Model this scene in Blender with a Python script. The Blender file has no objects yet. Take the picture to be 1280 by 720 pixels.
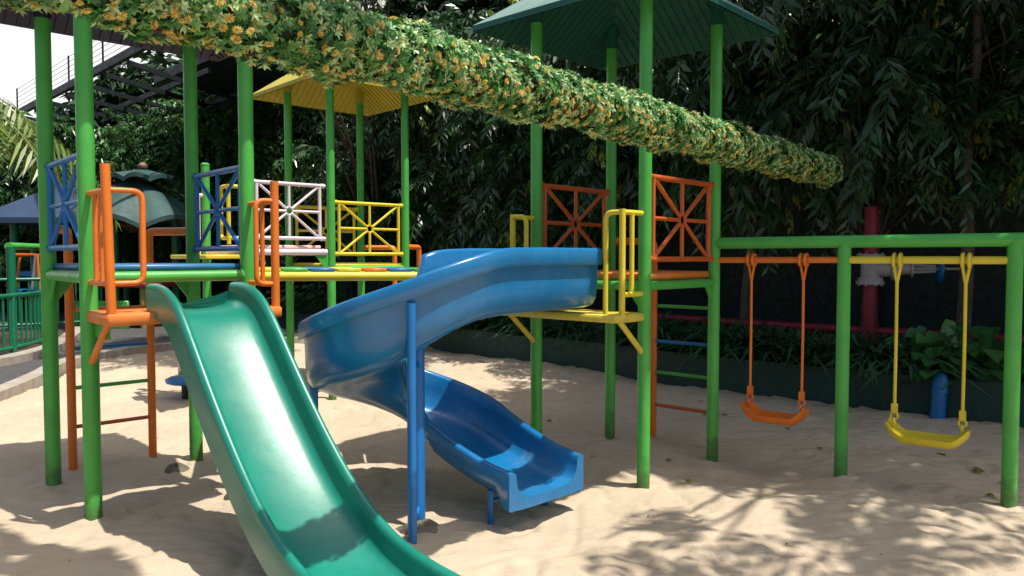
import bpy, math, random
import numpy as np
from mathutils import Vector, Matrix
random.seed(7); rng = np.random.default_rng(7)
S = 1.7                                   # modelled in eye heights; everything is scaled to metres at the end
SC = bpy.context.scene; COL = SC.collection
R = math.radians

# ------------------------------------------------------------------ materials
def new_mat(name):
    m = bpy.data.materials.new(name); m.use_nodes = True
    nt = m.node_tree; b = nt.nodes['Principled BSDF']
    return m, nt, b
def node(nt, t, **kw):
    n = nt.nodes.new(t)
    for k, v in kw.items():
        if k in n.inputs: n.inputs[k].default_value = v
        else: setattr(n, k, v)
    return n
def noise(nt, scale, detail=4, rough=.6, vec='Object', stretch=None):
    tc = node(nt, 'ShaderNodeTexCoord'); n = node(nt, 'ShaderNodeTexNoise')
    n.inputs['Scale'].default_value = scale; n.inputs['Detail'].default_value = detail; n.inputs['Roughness'].default_value = rough
    if stretch:
        mp = node(nt, 'ShaderNodeMapping'); mp.inputs['Scale'].default_value = stretch
        nt.links.new(tc.outputs[vec], mp.inputs['Vector']); nt.links.new(mp.outputs['Vector'], n.inputs['Vector'])
    else: nt.links.new(tc.outputs[vec], n.inputs['Vector'])
    return n
def ramp(nt, src, stops):
    r = node(nt, 'ShaderNodeValToRGB'); e = r.color_ramp.elements
    while len(e) < len(stops): e.new(.5)
    for el, (p, c) in zip(e, stops): el.position = p; el.color = (c[0], c[1], c[2], 1)
    nt.links.new(src, r.inputs['Fac']); return r
def bump(nt, src, b, strength, dist):
    n = node(nt, 'ShaderNodeBump'); n.inputs['Strength'].default_value = strength; n.inputs['Distance'].default_value = dist
    nt.links.new(src, n.inputs['Height']); nt.links.new(n.outputs['Normal'], b.inputs['Normal']); return n
def scl(c, k): return tuple(min(1, x*k) for x in c)
def paint(name, col, rough=.34, wear=.18, chip=None, grime=.25):
    m, nt, b = new_mat(name)
    n1 = noise(nt, 3.0, 5, .65); r1 = ramp(nt, n1.outputs['Fac'], [(.3, scl(col, 1-wear)), (.7, scl(col, 1+wear*.5))])
    out = r1.outputs['Color']
    n3 = noise(nt, 26, 6, .75); r3 = ramp(nt, n3.outputs['Fac'], [(.58, (0, 0, 0)), (.75, (1, 1, 1))])
    mx = node(nt, 'ShaderNodeMix', data_type='RGBA'); mx.inputs[7].default_value = (*scl(col, .55), 1)
    ml = node(nt, 'ShaderNodeMath', operation='MULTIPLY'); ml.inputs[1].default_value = grime
    nt.links.new(r3.outputs['Color'], ml.inputs[0]); nt.links.new(ml.outputs[0], mx.inputs[0]); nt.links.new(out, mx.inputs[6]); out = mx.outputs[2]
    if chip:
        n4 = noise(nt, 9, 8, .8); r4 = ramp(nt, n4.outputs['Fac'], [(.69, (0, 0, 0)), (.715, (1, 1, 1))])
        mc = node(nt, 'ShaderNodeMix', data_type='RGBA'); mc.inputs[7].default_value = (*chip, 1)
        nt.links.new(r4.outputs['Color'], mc.inputs[0]); nt.links.new(out, mc.inputs[6]); out = mc.outputs[2]
    nt.links.new(out, b.inputs['Base Color'])
    n2 = noise(nt, 14, 3, .6); r2 = ramp(nt, n2.outputs['Fac'], [(.3, (rough*.8,)*3), (.7, (min(1, rough*1.35),)*3)])
    nt.links.new(r2.outputs['Color'], b.inputs['Roughness'])
    bump(nt, noise(nt, 40, 3, .6).outputs['Fac'], b, .14, .004)
    return m
def plastic(name, col, faded, rough, scratch=(30, 30, 3), spec=.5, fade_pos=(.5, .72), fmul=1.0, scuff=None):
    m, nt, b = new_mat(name)
    n1 = noise(nt, 1.6, 5, .7); r1 = ramp(nt, n1.outputs['Fac'], [(.35, scl(col, .88)), (fade_pos[0], col), (fade_pos[1], faded)])
    n2 = noise(nt, 24, 6, .8); r2 = ramp(nt, n2.outputs['Fac'], [(.55, (0, 0, 0)), (.72, (1, 1, 1))])
    ml = node(nt, 'ShaderNodeMath', operation='MULTIPLY'); ml.inputs[1].default_value = .35*fmul
    nt.links.new(r2.outputs['Color'], ml.inputs[0])
    mx = node(nt, 'ShaderNodeMix', data_type='RGBA'); mx.inputs[7].default_value = (*faded, 1)
    nt.links.new(ml.outputs[0], mx.inputs[0]); nt.links.new(r1.outputs['Color'], mx.inputs[6]); out = mx.outputs[2]
    if scuff:       # dusty worn patches with scratchy edges
        a1 = noise(nt, 2.2, 9, .78); q1 = ramp(nt, a1.outputs['Fac'], [(.52, (0, 0, 0)), (.66, (1, 1, 1))]); a2 = noise(nt, 34, 5, .8, stretch=(1, 1, .35)); q2 = ramp(nt, a2.outputs['Fac'], [(.42, (0, 0, 0)), (.62, (1, 1, 1))])
        mm = node(nt, 'ShaderNodeMath', operation='MULTIPLY'); nt.links.new(q1.outputs['Color'], mm.inputs[0]); nt.links.new(q2.outputs['Color'], mm.inputs[1])
        m2 = node(nt, 'ShaderNodeMath', operation='MULTIPLY'); m2.inputs[1].default_value = .5; nt.links.new(mm.outputs[0], m2.inputs[0])
        ms_ = node(nt, 'ShaderNodeMix', data_type='RGBA'); ms_.inputs[7].default_value = (*scuff, 1); nt.links.new(m2.outputs[0], ms_.inputs[0]); nt.links.new(out, ms_.inputs[6]); out = ms_.outputs[2]
    nt.links.new(out, b.inputs['Base Color'])
    n3 = noise(nt, 5, 4, .7); r3 = ramp(nt, n3.outputs['Fac'], [(.3, (rough*.85,)*3), (.75, (rough*1.3,)*3)])
    b.inputs['Coat Weight'].default_value = .35; b.inputs['Coat Roughness'].default_value = .3
    nt.links.new(r3.outputs['Color'], b.inputs['Roughness'])
    b.inputs['Specular IOR Level'].default_value = spec
    bump(nt, noise(nt, 9, 5, .65).outputs['Fac'], b, .12, .008)
    return m
def leafmat(name, cols, rough=.38, trans=.25, scale=2.3, spec=.5):
    m, nt, b = new_mat(name)
    n1 = noise(nt, scale, 3, .6); r1 = ramp(nt, n1.outputs['Fac'], [(.28 + .44*i/max(1, len(cols)-1), c) for i, c in enumerate(cols)])
    gi = node(nt, 'ShaderNodeNewGeometry')
    hs = node(nt, 'ShaderNodeHueSaturation'); mr = node(nt, 'ShaderNodeMapRange')
    mr.inputs['To Min'].default_value = .65; mr.inputs['To Max'].default_value = 1.45
    nt.links.new(gi.outputs['Random Per Island'], mr.inputs['Value']); nt.links.new(mr.outputs['Result'], hs.inputs['Value'])
    nt.links.new(r1.outputs['Color'], hs.inputs['Color'])
    nt.links.new(hs.outputs['Color'], b.inputs['Base Color']); b.inputs['Roughness'].default_value = rough
    b.inputs['Specular IOR Level'].default_value = spec
    t = node(nt, 'ShaderNodeBsdfTranslucent'); ms = node(nt, 'ShaderNodeMixShader'); ms.inputs[0].default_value = trans
    nt.links.new(hs.outputs['Color'], t.inputs['Color'])
    nt.links.new(b.outputs[0], ms.inputs[1]); nt.links.new(t.outputs[0], ms.inputs[2])
    nt.links.new(ms.outputs[0], nt.nodes['Material Output'].inputs['Surface'])
    return m
def rough_mat(name, c1, c2, scale, rough=.9, bs=.5, bd=.01, detail=8):
    m, nt, b = new_mat(name)
    n = noise(nt, scale, detail, .65); r = ramp(nt, n.outputs['Fac'], [(.3, c1), (.7, c2)])
    nt.links.new(r.outputs['Color'], b.inputs['Base Color']); b.inputs['Roughness'].default_value = rough
    bump(nt, noise(nt, scale*4, detail, .7).outputs['Fac'], b, bs, bd); return m
def sand_mat():
    m, nt, b = new_mat('sand')
    n = noise(nt, .9, 8, .62); r = ramp(nt, n.outputs['Fac'], [(.3, (.475, .39, .285)), (.7, (.57, .475, .355))])
    g = noise(nt, 420, 2, .5); rg = ramp(nt, g.outputs['Fac'], [(.3, (.72, .7, .68)), (.5, (1, 1, 1)), (.75, (1.0, .98, .95))])
    mx = node(nt, 'ShaderNodeMix', data_type='RGBA', blend_type='MULTIPLY'); mx.inputs[0].default_value = .75
    nt.links.new(r.outputs['Color'], mx.inputs[6]); nt.links.new(rg.outputs['Color'], mx.inputs[7])
    g2 = noise(nt, 55, 3, .6); rg2 = ramp(nt, g2.outputs['Fac'], [(.66, (1, 1, 1)), (.74, (.62, .56, .5))])
    mx2 = node(nt, 'ShaderNodeMix', data_type='RGBA', blend_type='MULTIPLY'); mx2.inputs[0].default_value = .55
    nt.links.new(mx.outputs[2], mx2.inputs[6]); nt.links.new(rg2.outputs['Color'], mx2.inputs[7])
    nt.links.new(mx2.outputs[2], b.inputs['Base Color']); b.inputs['Roughness'].default_value = 1; b.inputs['Specular IOR Level'].default_value = .1
    a1 = noise(nt, 7, 6, .62, stretch=(1, 1.6, 1)); a2 = noise(nt, 60, 5, .7); a3 = noise(nt, 300, 2, .5)
    def mul(s, k):
        q = node(nt, 'ShaderNodeMath', operation='MULTIPLY'); q.inputs[1].default_value = k; nt.links.new(s.outputs['Fac'], q.inputs[0]); return q.outputs[0]
    ad = node(nt, 'ShaderNodeMath', operation='ADD'); nt.links.new(mul(a1, .5), ad.inputs[0]); nt.links.new(mul(a2, .2), ad.inputs[1])
    ad2 = node(nt, 'ShaderNodeMath', operation='ADD'); nt.links.new(ad.outputs[0], ad2.inputs[0]); nt.links.new(mul(a3, .07), ad2.inputs[1])
    bump(nt, ad2.outputs[0], b, .75, .05); return m

M = {}
M['green'] = paint('green_paint', (.07, .40, .065), .36, .16, grime=.3)
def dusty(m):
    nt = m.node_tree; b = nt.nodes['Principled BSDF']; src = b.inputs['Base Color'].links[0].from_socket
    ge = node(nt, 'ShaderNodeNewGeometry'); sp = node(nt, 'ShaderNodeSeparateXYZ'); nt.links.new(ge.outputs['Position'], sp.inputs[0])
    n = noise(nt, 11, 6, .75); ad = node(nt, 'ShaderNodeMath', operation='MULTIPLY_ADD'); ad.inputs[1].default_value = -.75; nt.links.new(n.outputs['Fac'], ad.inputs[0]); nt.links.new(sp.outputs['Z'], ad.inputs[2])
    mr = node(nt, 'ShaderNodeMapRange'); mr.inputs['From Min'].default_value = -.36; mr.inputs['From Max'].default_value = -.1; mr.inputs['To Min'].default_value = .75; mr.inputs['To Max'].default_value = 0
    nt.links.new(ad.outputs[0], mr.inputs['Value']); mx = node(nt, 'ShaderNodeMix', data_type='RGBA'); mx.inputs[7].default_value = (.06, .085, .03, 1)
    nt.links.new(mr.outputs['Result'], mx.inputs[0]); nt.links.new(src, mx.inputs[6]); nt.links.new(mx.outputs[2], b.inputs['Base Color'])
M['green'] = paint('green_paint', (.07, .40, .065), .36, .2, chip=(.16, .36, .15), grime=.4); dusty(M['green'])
M['green_dark'] = paint('dark_green_paint', (.006, .16, .075), .35)
M['orange'] = paint('orange_paint', (.72, .175, .018), .4, .16, grime=.35)
M['orange_worn'] = paint('worn_orange_paint', (.7, .2, .035), .5, .2, chip=(.3, .2, .13), grime=.5)
M['orange_red'] = paint('red_orange_paint', (.5, .1, .016), .4)
M['yellow'] = paint('yellow_paint', (.7, .56, .035), .38, .14)
M['yellow_worn'] = paint('worn_yellow_paint', (.62, .5, .06), .5, .2, chip=(.16, .13, .07), grime=.5)
M['blue'] = paint('blue_paint', (.008, .15, .44), .36)
M['blue_deck'] = paint('blue_deck_paint', (.03, .16, .36), .4, .25)
M['white'] = paint('pinkish_white_paint', (.74, .63, .7), .4, .08)
M['pink'] = paint('pale_pink_paint', (.78, .55, .55), .4, .1)
M['purple'] = paint('dull_mauve_paint', (.3, .24, .34), .5)
M['roof_green'] = paint('roof_green_paint', (.008, .095, .07), .42, .2)
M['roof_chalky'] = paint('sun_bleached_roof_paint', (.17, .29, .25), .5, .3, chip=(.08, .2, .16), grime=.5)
M['lining_green'] = paint('lining_green_paint', (.004, .075, .05), .75, .15, grime=.1)
M['roof_yellow'] = paint('roof_yellow_paint', (.42, .35, .025), .55, .15)
M['roof_navy'] = paint('roof_navy_paint', (.018, .018, .05), .5, .2)
M['slide_green'] = plastic('green_slide_plastic', (.003, .19, .13), (.015, .28, .2), .3, spec=.75, fmul=.15, fade_pos=(.55, .85))
M['slide_blue'] = plastic('blue_slide_plastic', (.005, .145, .36), (.03, .21, .46), .22, fade_pos=(.5, .85), fmul=.8, scuff=(.15, .17, .2))
M['slide_blue_rim'] = M['slide_blue']
M['steel'] = paint('grey_steel', (.3, .3, .29), .42, .3, chip=(.1, .09, .08))
M['red_pipe'] = paint('red_pipe_paint', (.19, .007, .022), .5)
M['dark_steel'] = paint('dark_steel_paint', (.007, .013, .015), .55)
M['fence_dark'] = paint('dark_fence_paint', (.005, .016, .016), .7)
M['planter'] = paint('planter_green_paint', (.009, .045, .037), .6, .3, chip=(.1, .09, .07), grime=.6)
M['sand'] = sand_mat()
M['soil'] = rough_mat('soil', (.03, .022, .014), (.07, .05, .032), 5)
M['ground'] = rough_mat('ground_earth', (.05, .045, .035), (.1, .085, .06), 2)
M['path'] = rough_mat('path_paving', (.04, .04, .043), (.085, .082, .08), 9, .85, .5, .01)
M['kerb'] = rough_mat('kerb_concrete', (.25, .22, .18), (.4, .355, .3), 6, .9, .4, .006)
M['rock'] = rough_mat('rock', (.1, .085, .065), (.24, .2, .15), 8, .9, .8, .02)
M['bark'] = rough_mat('bark', (.035, .028, .02), (.1, .08, .06), 7, .95, .8, .02)
M['black'] = paint('black_rubber', (.012, .012, .013), .6)
M['brown_under'] = paint('brown_canopy_lining', (.2, .11, .085), .6)
M['teal_canopy'] = paint('teal_canopy_shell', (.022, .07, .066), .55, .25)
M['blue_canopy'] = paint('dusty_blue_canopy', (.03, .055, .115), .5)
M['olive'] = paint('olive_paint', (.26, .22, .03), .5)
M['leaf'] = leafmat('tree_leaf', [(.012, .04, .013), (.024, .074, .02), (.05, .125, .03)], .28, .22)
M['leaf_lit'] = leafmat('sunny_leaf', [(.022, .07, .02), (.04, .12, .03), (.08, .18, .04)], .3, .3)  # brighter copy of the tree leaf: sunlight on the left trees put into the colour
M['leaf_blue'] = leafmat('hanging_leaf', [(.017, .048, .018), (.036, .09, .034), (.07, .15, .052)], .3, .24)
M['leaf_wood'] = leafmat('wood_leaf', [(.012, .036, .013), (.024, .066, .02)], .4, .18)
M['leaf_young'] = leafmat('young_leaf', [(.1, .2, .02), (.22, .3, .03), (.26, .24, .03)], .4, .4)
M['leaf_shrub'] = leafmat('strap_leaf', [(.035, .09, .04), (.06, .15, .062)], .33, .2)
M['leaf_pothos'] = leafmat('broad_leaf', [(.02, .09, .022), (.05, .17, .04), (.1, .22, .06)], .35, .25, 5)
M['leaf_palm'] = leafmat('palm_leaf', [(.06, .13, .02), (.13, .2, .035), (.2, .22, .05)], .4, .35)
M['garland_leaf'] = leafmat('garland_leaf', [(.02, .11, .03), (.075, .25, .06), (.19, .4, .12)], .4, .25, 9)
M['garland_pale'] = leafmat('garland_pale_leaf', [(.26, .46, .18), (.52, .66, .34)], .45, .3, 7)
M['petal'] = leafmat('yellow_petal', [(.6, .44, .09), (.74, .6, .2), (.64, .42, .07)], .6, .35, 8)
M['petal_red'] = leafmat('red_petal', [(.14, .02, .022), (.26, .03, .035)], .5, .2, 6)
M['garland_core'] = rough_mat('garland_core', (.012, .03, .012), (.03, .06, .02), 20)
M['litter'] = leafmat('dry_litter', [(.05, .035, .02), (.14, .09, .04), (.1, .1, .03)], .7, .1, 4)
M['fallen'] = leafmat('fallen_leaf', [(.1, .16, .02), (.2, .22, .03), (.2, .14, .04)], .5, .2, 5)

# ------------------------------------------------------------------ mesh building
class MB:
    def __init__(s): s.v = []; s.f = []
    def add(s, vs, fs):
        o = len(s.v); s.v += [tuple(x) for x in vs]; s.f += [tuple(i+o for i in q) for q in fs]; return s
    def tube(s, pts, r, seg=12, cap=True, r_end=None):
        pts = [Vector(p) for p in pts]; n = len(pts); o = len(s.v)
        t0 = (pts[1]-pts[0]).normalized()
        up = Vector((0, 0, 1)) if abs(t0.z) < .9 else Vector((1, 0, 0))
        a = t0.cross(up).normalized()
        for i, p in enumerate(pts):
            t = (pts[min(i+1, n-1)]-pts[max(i-1, 0)]).normalized()
            a = (a - t*a.dot(t)).normalized(); b = t.cross(a)
            k = 1.0
            if 0 < i < n-1:
                c = (pts[i]-pts[i-1]).normalized().dot((pts[i+1]-pts[i]).normalized())
            rr = r if r_end is None else r+(r_end-r)*i/(n-1)
            for j in range(seg):
                th = 2*math.pi*j/seg; s.v.append(tuple(p+(a*math.cos(th)+b*math.sin(th))*rr))
        for i in range(n-1):
            for j in range(seg):
                k = (j+1) % seg
                s.f.append((o+i*seg+j, o+i*seg+k, o+(i+1)*seg+k, o+(i+1)*seg+j))
        if cap:
            s.f.append(tuple(o+j for j in range(seg))[::-1]); s.f.append(tuple(o+(n-1)*seg+j for j in range(seg)))
        return s
    def box(s, c, ax, ay, az, hx, hy, hz):
        c = Vector(c); ax, ay, az = Vector(ax), Vector(ay), Vector(az)
        vs = [c+ax*hx*i+ay*hy*j+az*hz*k for k in (-1, 1) for j in (-1, 1) for i in (-1, 1)]
        return s.add(vs, [(0, 2, 3, 1), (4, 5, 7, 6), (0, 1, 5, 4), (2, 6, 7, 3), (0, 4, 6, 2), (1, 3, 7, 5)])
    def bbox(s, c, ax, ay, az, hx, hy, hz, bv):      # box with chamfered edges
        c = Vector(c); A = [Vector(ax), Vector(ay), Vector(az)]; h = (hx, hy, hz); vs = []; idx = {}
        for sx in (-1, 1):
            for sy in (-1, 1):
                for sz in (-1, 1):
                    sg = (sx, sy, sz)
                    for k in range(3):
                        p = c.copy()
                        for q in range(3): p += A[q]*sg[q]*(h[q]-(0 if q == k else bv))
                        idx[(sg, k)] = len(vs); vs.append(p)
        fs = []
        for k in range(3):
            a, b = [q for q in range(3) if q != k]
            for sg in (-1, 1):
                ring = []
                for (u, w) in ((-1, -1), (1, -1), (1, 1), (-1, 1)):
                    t = [0, 0, 0]; t[k] = sg; t[a] = u; t[b] = w; ring.append(idx[(tuple(t), k)])
                fs.append(tuple(ring))
        for k in range(3):      # edges along axis k
            a, b = [q for q in range(3) if q != k]
            for u in (-1, 1):
                for w in (-1, 1):
                    t = [0, 0, 0]; t[a] = u; t[b] = w; t0 = list(t); t0[k] = -1; t1 = list(t); t1[k] = 1
                    fs.append((idx[(tuple(t0), a)], idx[(tuple(t1), a)], idx[(tuple(t1), b)], idx[(tuple(t0), b)]))
        for sx in (-1, 1):
            for sy in (-1, 1):
                for sz in (-1, 1): fs.append(tuple(idx[((sx, sy, sz), k)] for k in range(3)))
        return s.add(vs, fs)
    def prism(s, poly, z0, z1):
        n = len(poly); vs = [(x, y, z0) for x, y in poly]+[(x, y, z1) for x, y in poly]
        fs = [tuple(range(n))[::-1], tuple(range(n, 2*n))]+[(i, (i+1) % n, n+(i+1) % n, n+i) for i in range(n)]
        return s.add(vs, fs)
    def lathe(s, c, prof, seg=24, ax=(0, 0, 1)):
        c = Vector(c); az = Vector(ax).normalized(); t = Vector((1, 0, 0)) if abs(az.x) < .9 else Vector((0, 1, 0))
        a = az.cross(t).normalized(); b = az.cross(a); o = len(s.v); n = len(prof)
        for (r, z) in prof:
            for j in range(seg):
                th = 2*math.pi*j/seg; s.v.append(tuple(c+az*z+(a*math.cos(th)+b*math.sin(th))*r))
        for i in range(n-1):
            for j in range(seg):
                k = (j+1) % seg; s.f.append((o+i*seg+j, o+i*seg+k, o+(i+1)*seg+k, o+(i+1)*seg+j))
        s.f.append(tuple(o+j for j in range(seg))[::-1]); s.f.append(tuple(o+(n-1)*seg+j for j in range(seg)))
        return s
    def torus(s, c, ax, Rr, r, seg=28, sub=10):
        c = Vector(c); az = Vector(ax).normalized(); t = Vector((1, 0, 0)) if abs(az.x) < .9 else Vector((0, 1, 0))
        a = az.cross(t).normalized(); b = az.cross(a); o = len(s.v)
        for i in range(seg):
            th = 2*math.pi*i/seg; d = a*math.cos(th)+b*math.sin(th)
            for j in range(sub):
                ph = 2*math.pi*j/sub; s.v.append(tuple(c+d*(Rr+r*math.cos(ph))+az*r*math.sin(ph)))
        for i in range(seg):
            for j in range(sub):
                s.f.append((o+i*sub+j, o+((i+1) % seg)*sub+j, o+((i+1) % seg)*sub+(j+1) % sub, o+i*sub+(j+1) % sub))
        return s
    def obj(s, name, mat, parent=None, origin=None, smooth=True, angle=40):
        import bmesh
        if origin is None: origin = tuple(parent.location) if parent is not None and 'abs_origin' not in parent else (tuple(parent['abs_origin']) if parent is not None else (0, 0, 0))
        me = bpy.data.meshes.new(name); ox, oy, oz = origin
        me.from_pydata([(x-ox, y-oy, z-oz) for x, y, z in s.v], [], s.f); me.update()
        bm = bmesh.new(); bm.from_mesh(me); bmesh.ops.recalc_face_normals(bm, faces=bm.faces); bm.to_mesh(me); bm.free()
        if smooth:
            me.polygons.foreach_set('use_smooth', [True]*len(me.polygons)); me.set_sharp_from_angle(angle=R(angle))
        me.materials.append(mat)
        o = bpy.data.objects.new(name, me); COL.objects.link(o)
        if parent is not None: o.parent = parent; o['abs_origin'] = list(origin)
        else: o.location = origin
        return o
def np_obj(name, V, F, mats, midx=None, parent=None, origin=(0, 0, 0), smooth=False):
    me = bpy.data.meshes.new(name); V = np.asarray(V, np.float32)-np.asarray(origin, np.float32); F = np.asarray(F, np.int32)
    me.vertices.add(len(V)); me.vertices.foreach_set('co', V.ravel())
    k = F.shape[1]; me.loops.add(F.size); me.loops.foreach_set('vertex_index', F.ravel())
    me.polygons.add(len(F)); me.polygons.foreach_set('loop_start', np.arange(len(F), dtype=np.int32)*k)
    for m in mats: me.materials.append(m)
    if midx is not None: me.polygons.foreach_set('material_index', np.asarray(midx, np.int32))
    if smooth: me.polygons.foreach_set('use_smooth', [True]*len(F))
    me.update(calc_edges=True); me.validate()
    o = bpy.data.objects.new(name, me); COL.objects.link(o)
    if parent is not None: o.parent = parent; o['abs_origin'] = list(origin)
    else: o.location = origin
    return o
def thing(name, label, cat, loc, group=None):
    o = bpy.data.objects.new(name, None); COL.objects.link(o); o.location = loc; o.empty_display_size = .1
    o['label'] = label; o['category'] = cat
    if group: o['group'] = group
    return o
def tag(o, label, cat, group=None):
    o['label'] = label; o['category'] = cat
    if group: o['group'] = group
    return o
def kind(o, k): o['kind'] = k; return o
def fillet(pts, r, n=5):
    pts = [Vector(p) for p in pts]; out = [pts[0]]
    for i in range(1, len(pts)-1):
        a, p, b = pts[i-1], pts[i], pts[i+1]; u = (a-p); w = (b-p); k = min(r, u.length*.49, w.length*.49)
        s0 = p+u.normalized()*k; s1 = p+w.normalized()*k
        for j in range(n+1):
            t = j/n; out.append(s0*(1-t)**2+p*2*t*(1-t)+s1*t*t)
    out.append(pts[-1]); return out
def V3(p, z): return Vector((p[0], p[1], z))

# ------------------------------------------------------------------ value noise for the sand
def vnoise(x, y, seed=0):
    xi = np.floor(x).astype(int); yi = np.floor(y).astype(int); fx = x-xi; fy = y-yi
    fx = fx*fx*(3-2*fx); fy = fy*fy*(3-2*fy)
    def h(a, b):
        n = (a*374761393+b*668265263+seed*1442695041) & 0x7fffffff
        n = (n ^ (n >> 13))*1274126177 & 0x7fffffff
        return ((n ^ (n >> 16)) & 0xffff)/65535.
    return (h(xi, yi)*(1-fx)+h(xi+1, yi)*fx)*(1-fy)+(h(xi, yi+1)*(1-fx)+h(xi+1, yi+1)*fx)*fy
PITS = [(1.2, 3.62, .3, .035), (1.78, 3.22, .3, .03), (.12, 2.83, .22, .03), (-1.7, 3.2, .35, .012), (.6, 3.1, .25, .012)]
MOUNDS = [(1.0, 3.8, .12, .016), (1.477, 3.416, .13, .02), (1.98, 3.02, .13, .02), (1.3, 2.95, .4, .02), (.02, 2.74, .12, .02), (-.06, 2.74, .1, .012), (-1.594, 2.89, .08, .014), (-2.02, 3.34, .08, .012), (-1.564, 3.768, .08, .012), (.577, 3.34, .08, .014), (.542, 4.22, .08, .012)]
def sand_z(x, y):
    x = np.asarray(x, float); y = np.asarray(y, float)
    wx = x+.12*(vnoise(x*2.3, y*2.3, 11)-.5); wy = y+.12*(vnoise(x*2.3+7, y*2.3, 12)-.5)
    z = (vnoise(x*1.1, y*1.1, 1)-.5)*.05+(vnoise(wx*3.1+wy, wy*3.3, 2)-.5)*.03+(vnoise(wx*8, wy*9-wx*2, 3)-.5)*.014+(vnoise(wx*9+wy*26, wy*12-wx*4, 4)-.5)*.009+(vnoise(wx*21, wy*24, 6)-.5)*.007+(vnoise(x*46, y*46, 5)-.5)*.0035
    foot = np.abs(vnoise(x*6.3+3, y*6.1, 9)-.5)*2; z = z-np.clip(.3-foot, 0, 1)*.034
    for px, py, r, d in PITS: z = z-d*np.exp(-((x-px)**2+(y-py)**2)/r**2)
    for px, py, r, d in MOUNDS: z = z+d*np.exp(-((x-px)**2+(y-py)**2)/r**2)
    return z*.9
def sz(x, y): return float(sand_z(np.array([x]), np.array([y]))[0])

# ------------------------------------------------------------------ ground
WALL = [(-3.6, 10.6), (-2.6, 10.0), (-1.6, 9.2), (-.885, 8.45), (0, 7.3), (.44, 6.98), (1.475, 5.78), (2.9, 4.47), (4.6, 2.9)]
g = 60; xs = np.linspace(-400, 400, g); X, Y = np.meshgrid(xs, xs); V = np.stack([X.ravel(), Y.ravel()+100, np.full(X.size, -.12)], 1)
idx = np.arange(g*g).reshape(g, g); F = np.stack([idx[:-1, :-1].ravel(), idx[:-1, 1:].ravel(), idx[1:, 1:].ravel(), idx[1:, :-1].ravel()], 1)
kind(np_obj('ground', V, F, [M['ground']]), 'structure')
# sand sheet, finer near the camera
ys = np.concatenate([np.linspace(-2, 1.6, 40), np.linspace(1.62, 5.2, 380), np.linspace(5.22, 10.8, 240)])
ts = np.linspace(-1, 1, 620); XX = np.zeros((len(ys), len(ts))); YY = np.zeros_like(XX)
for i, y in enumerate(ys): XX[i] = ts*4.6-.2; YY[i] = y
ZZ = sand_z(XX, YY); xr = ts*4.6-.2
for k in range(650):
    fx = rng.uniform(-3.4, 3.6); fy = 1.8+rng.random()**1.3*5.5; a = rng.uniform(0, np.pi); ln = rng.uniform(.045, .085); wd_ = ln*rng.uniform(.35, .6); dp = rng.uniform(.003, .008)
    i0, i1 = np.searchsorted(ys, [fy-.2, fy+.2]); j0, j1 = np.searchsorted(xr, [fx-.2, fx+.2])
    if i1-i0 < 2 or j1-j0 < 2: continue
    X_ = XX[i0:i1, j0:j1]-fx; Y_ = YY[i0:i1, j0:j1]-fy; u_ = (X_*np.cos(a)+Y_*np.sin(a))/ln; v_ = (-X_*np.sin(a)+Y_*np.cos(a))/wd_; q_ = u_*u_+v_*v_
    ZZ[i0:i1, j0:j1] += -dp*np.exp(-q_*q_*.8)+dp*.55*np.exp(-(np.sqrt(q_)-1.55)**2*5)
V = np.stack([XX.ravel(), YY.ravel(), ZZ.ravel()], 1)
idx = np.arange(V.shape[0]).reshape(len(ys), len(ts))
F = np.stack([idx[:-1, :-1].ravel(), idx[:-1, 1:].ravel(), idx[1:, 1:].ravel(), idx[1:, :-1].ravel()], 1)
def side_keep(cx, cy):
    # sand keeps inside the kerb on the left and the planter on the right
    kx = np.interp(cy, [-2, 3.0, 5.2, 6.0, 6.8, 7.6, 8.4, 8.8, 12], [-3.0, -3.15, -3.5, -3.68, -3.93, -3.98, -3.7, -3.0, -3.0])
    wy = np.interp(cx, [p[0] for p in WALL], [p[1] for p in WALL])
    return (cx > kx) & (cy < wy+.12) & ((cy < 8.75) | (cx > -2.6))
cen = V[F].mean(1); F = F[side_keep(cen[:, 0], cen[:, 1])]
kind(np_obj('sand', V, F, [M['sand']], smooth=True), 'structure')
# path and kerbs
def strip(name, mat, a, b, z0, z1, knd='structure'):
    mb = MB(); n = len(a)
    vs = [(x, y, z1) for x, y in a]+[(x, y, z1) for x, y in b]+[(x, y, z0) for x, y in a]+[(x, y, z0) for x, y in b]
    fs = []
    for i in range(n-1):
        fs += [(i, i+1, n+i+1, n+i), (2*n+i, 3*n+i, 3*n+i+1, 2*n+i+1), (i, 2*n+i, 2*n+i+1, i+1), (n+i, n+i+1, 3*n+i+1, 3*n+i)]
    fs += [(0, n, 3*n, 2*n), (n-1, 3*n-1, 4*n-1, 2*n-1)]
    return kind(mb.add(vs, fs).obj(name, mat, angle=30), knd)
def offs(poly, d):
    out = []
    for i, p in enumerate(poly):
        a = Vector(poly[max(i-1, 0)]); b = Vector(poly[min(i+1, len(poly)-1)]); t = (b-a).normalized(); nrm = Vector((-t.y, t.x))
        out.append((p[0]+nrm.x*d, p[1]+nrm.y*d))
    return out
def smooth2(pts, n=6):
    out = []; P = [Vector((*p, 0)) if len(p) == 2 else Vector(p) for p in pts]; P = [P[0]*2-P[1]]+P+[P[-1]*2-P[-2]]
    for i in range(1, len(P)-2):
        for j in range(n):
            t = j/n; a, b, c, d = P[i-1:i+3]
            out.append(.5*((2*b)+(c-a)*t+(2*a-5*b+4*c-d)*t*t+(3*b-a-3*c+d)*t**3))
    out.append(P[-2]); return out
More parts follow.
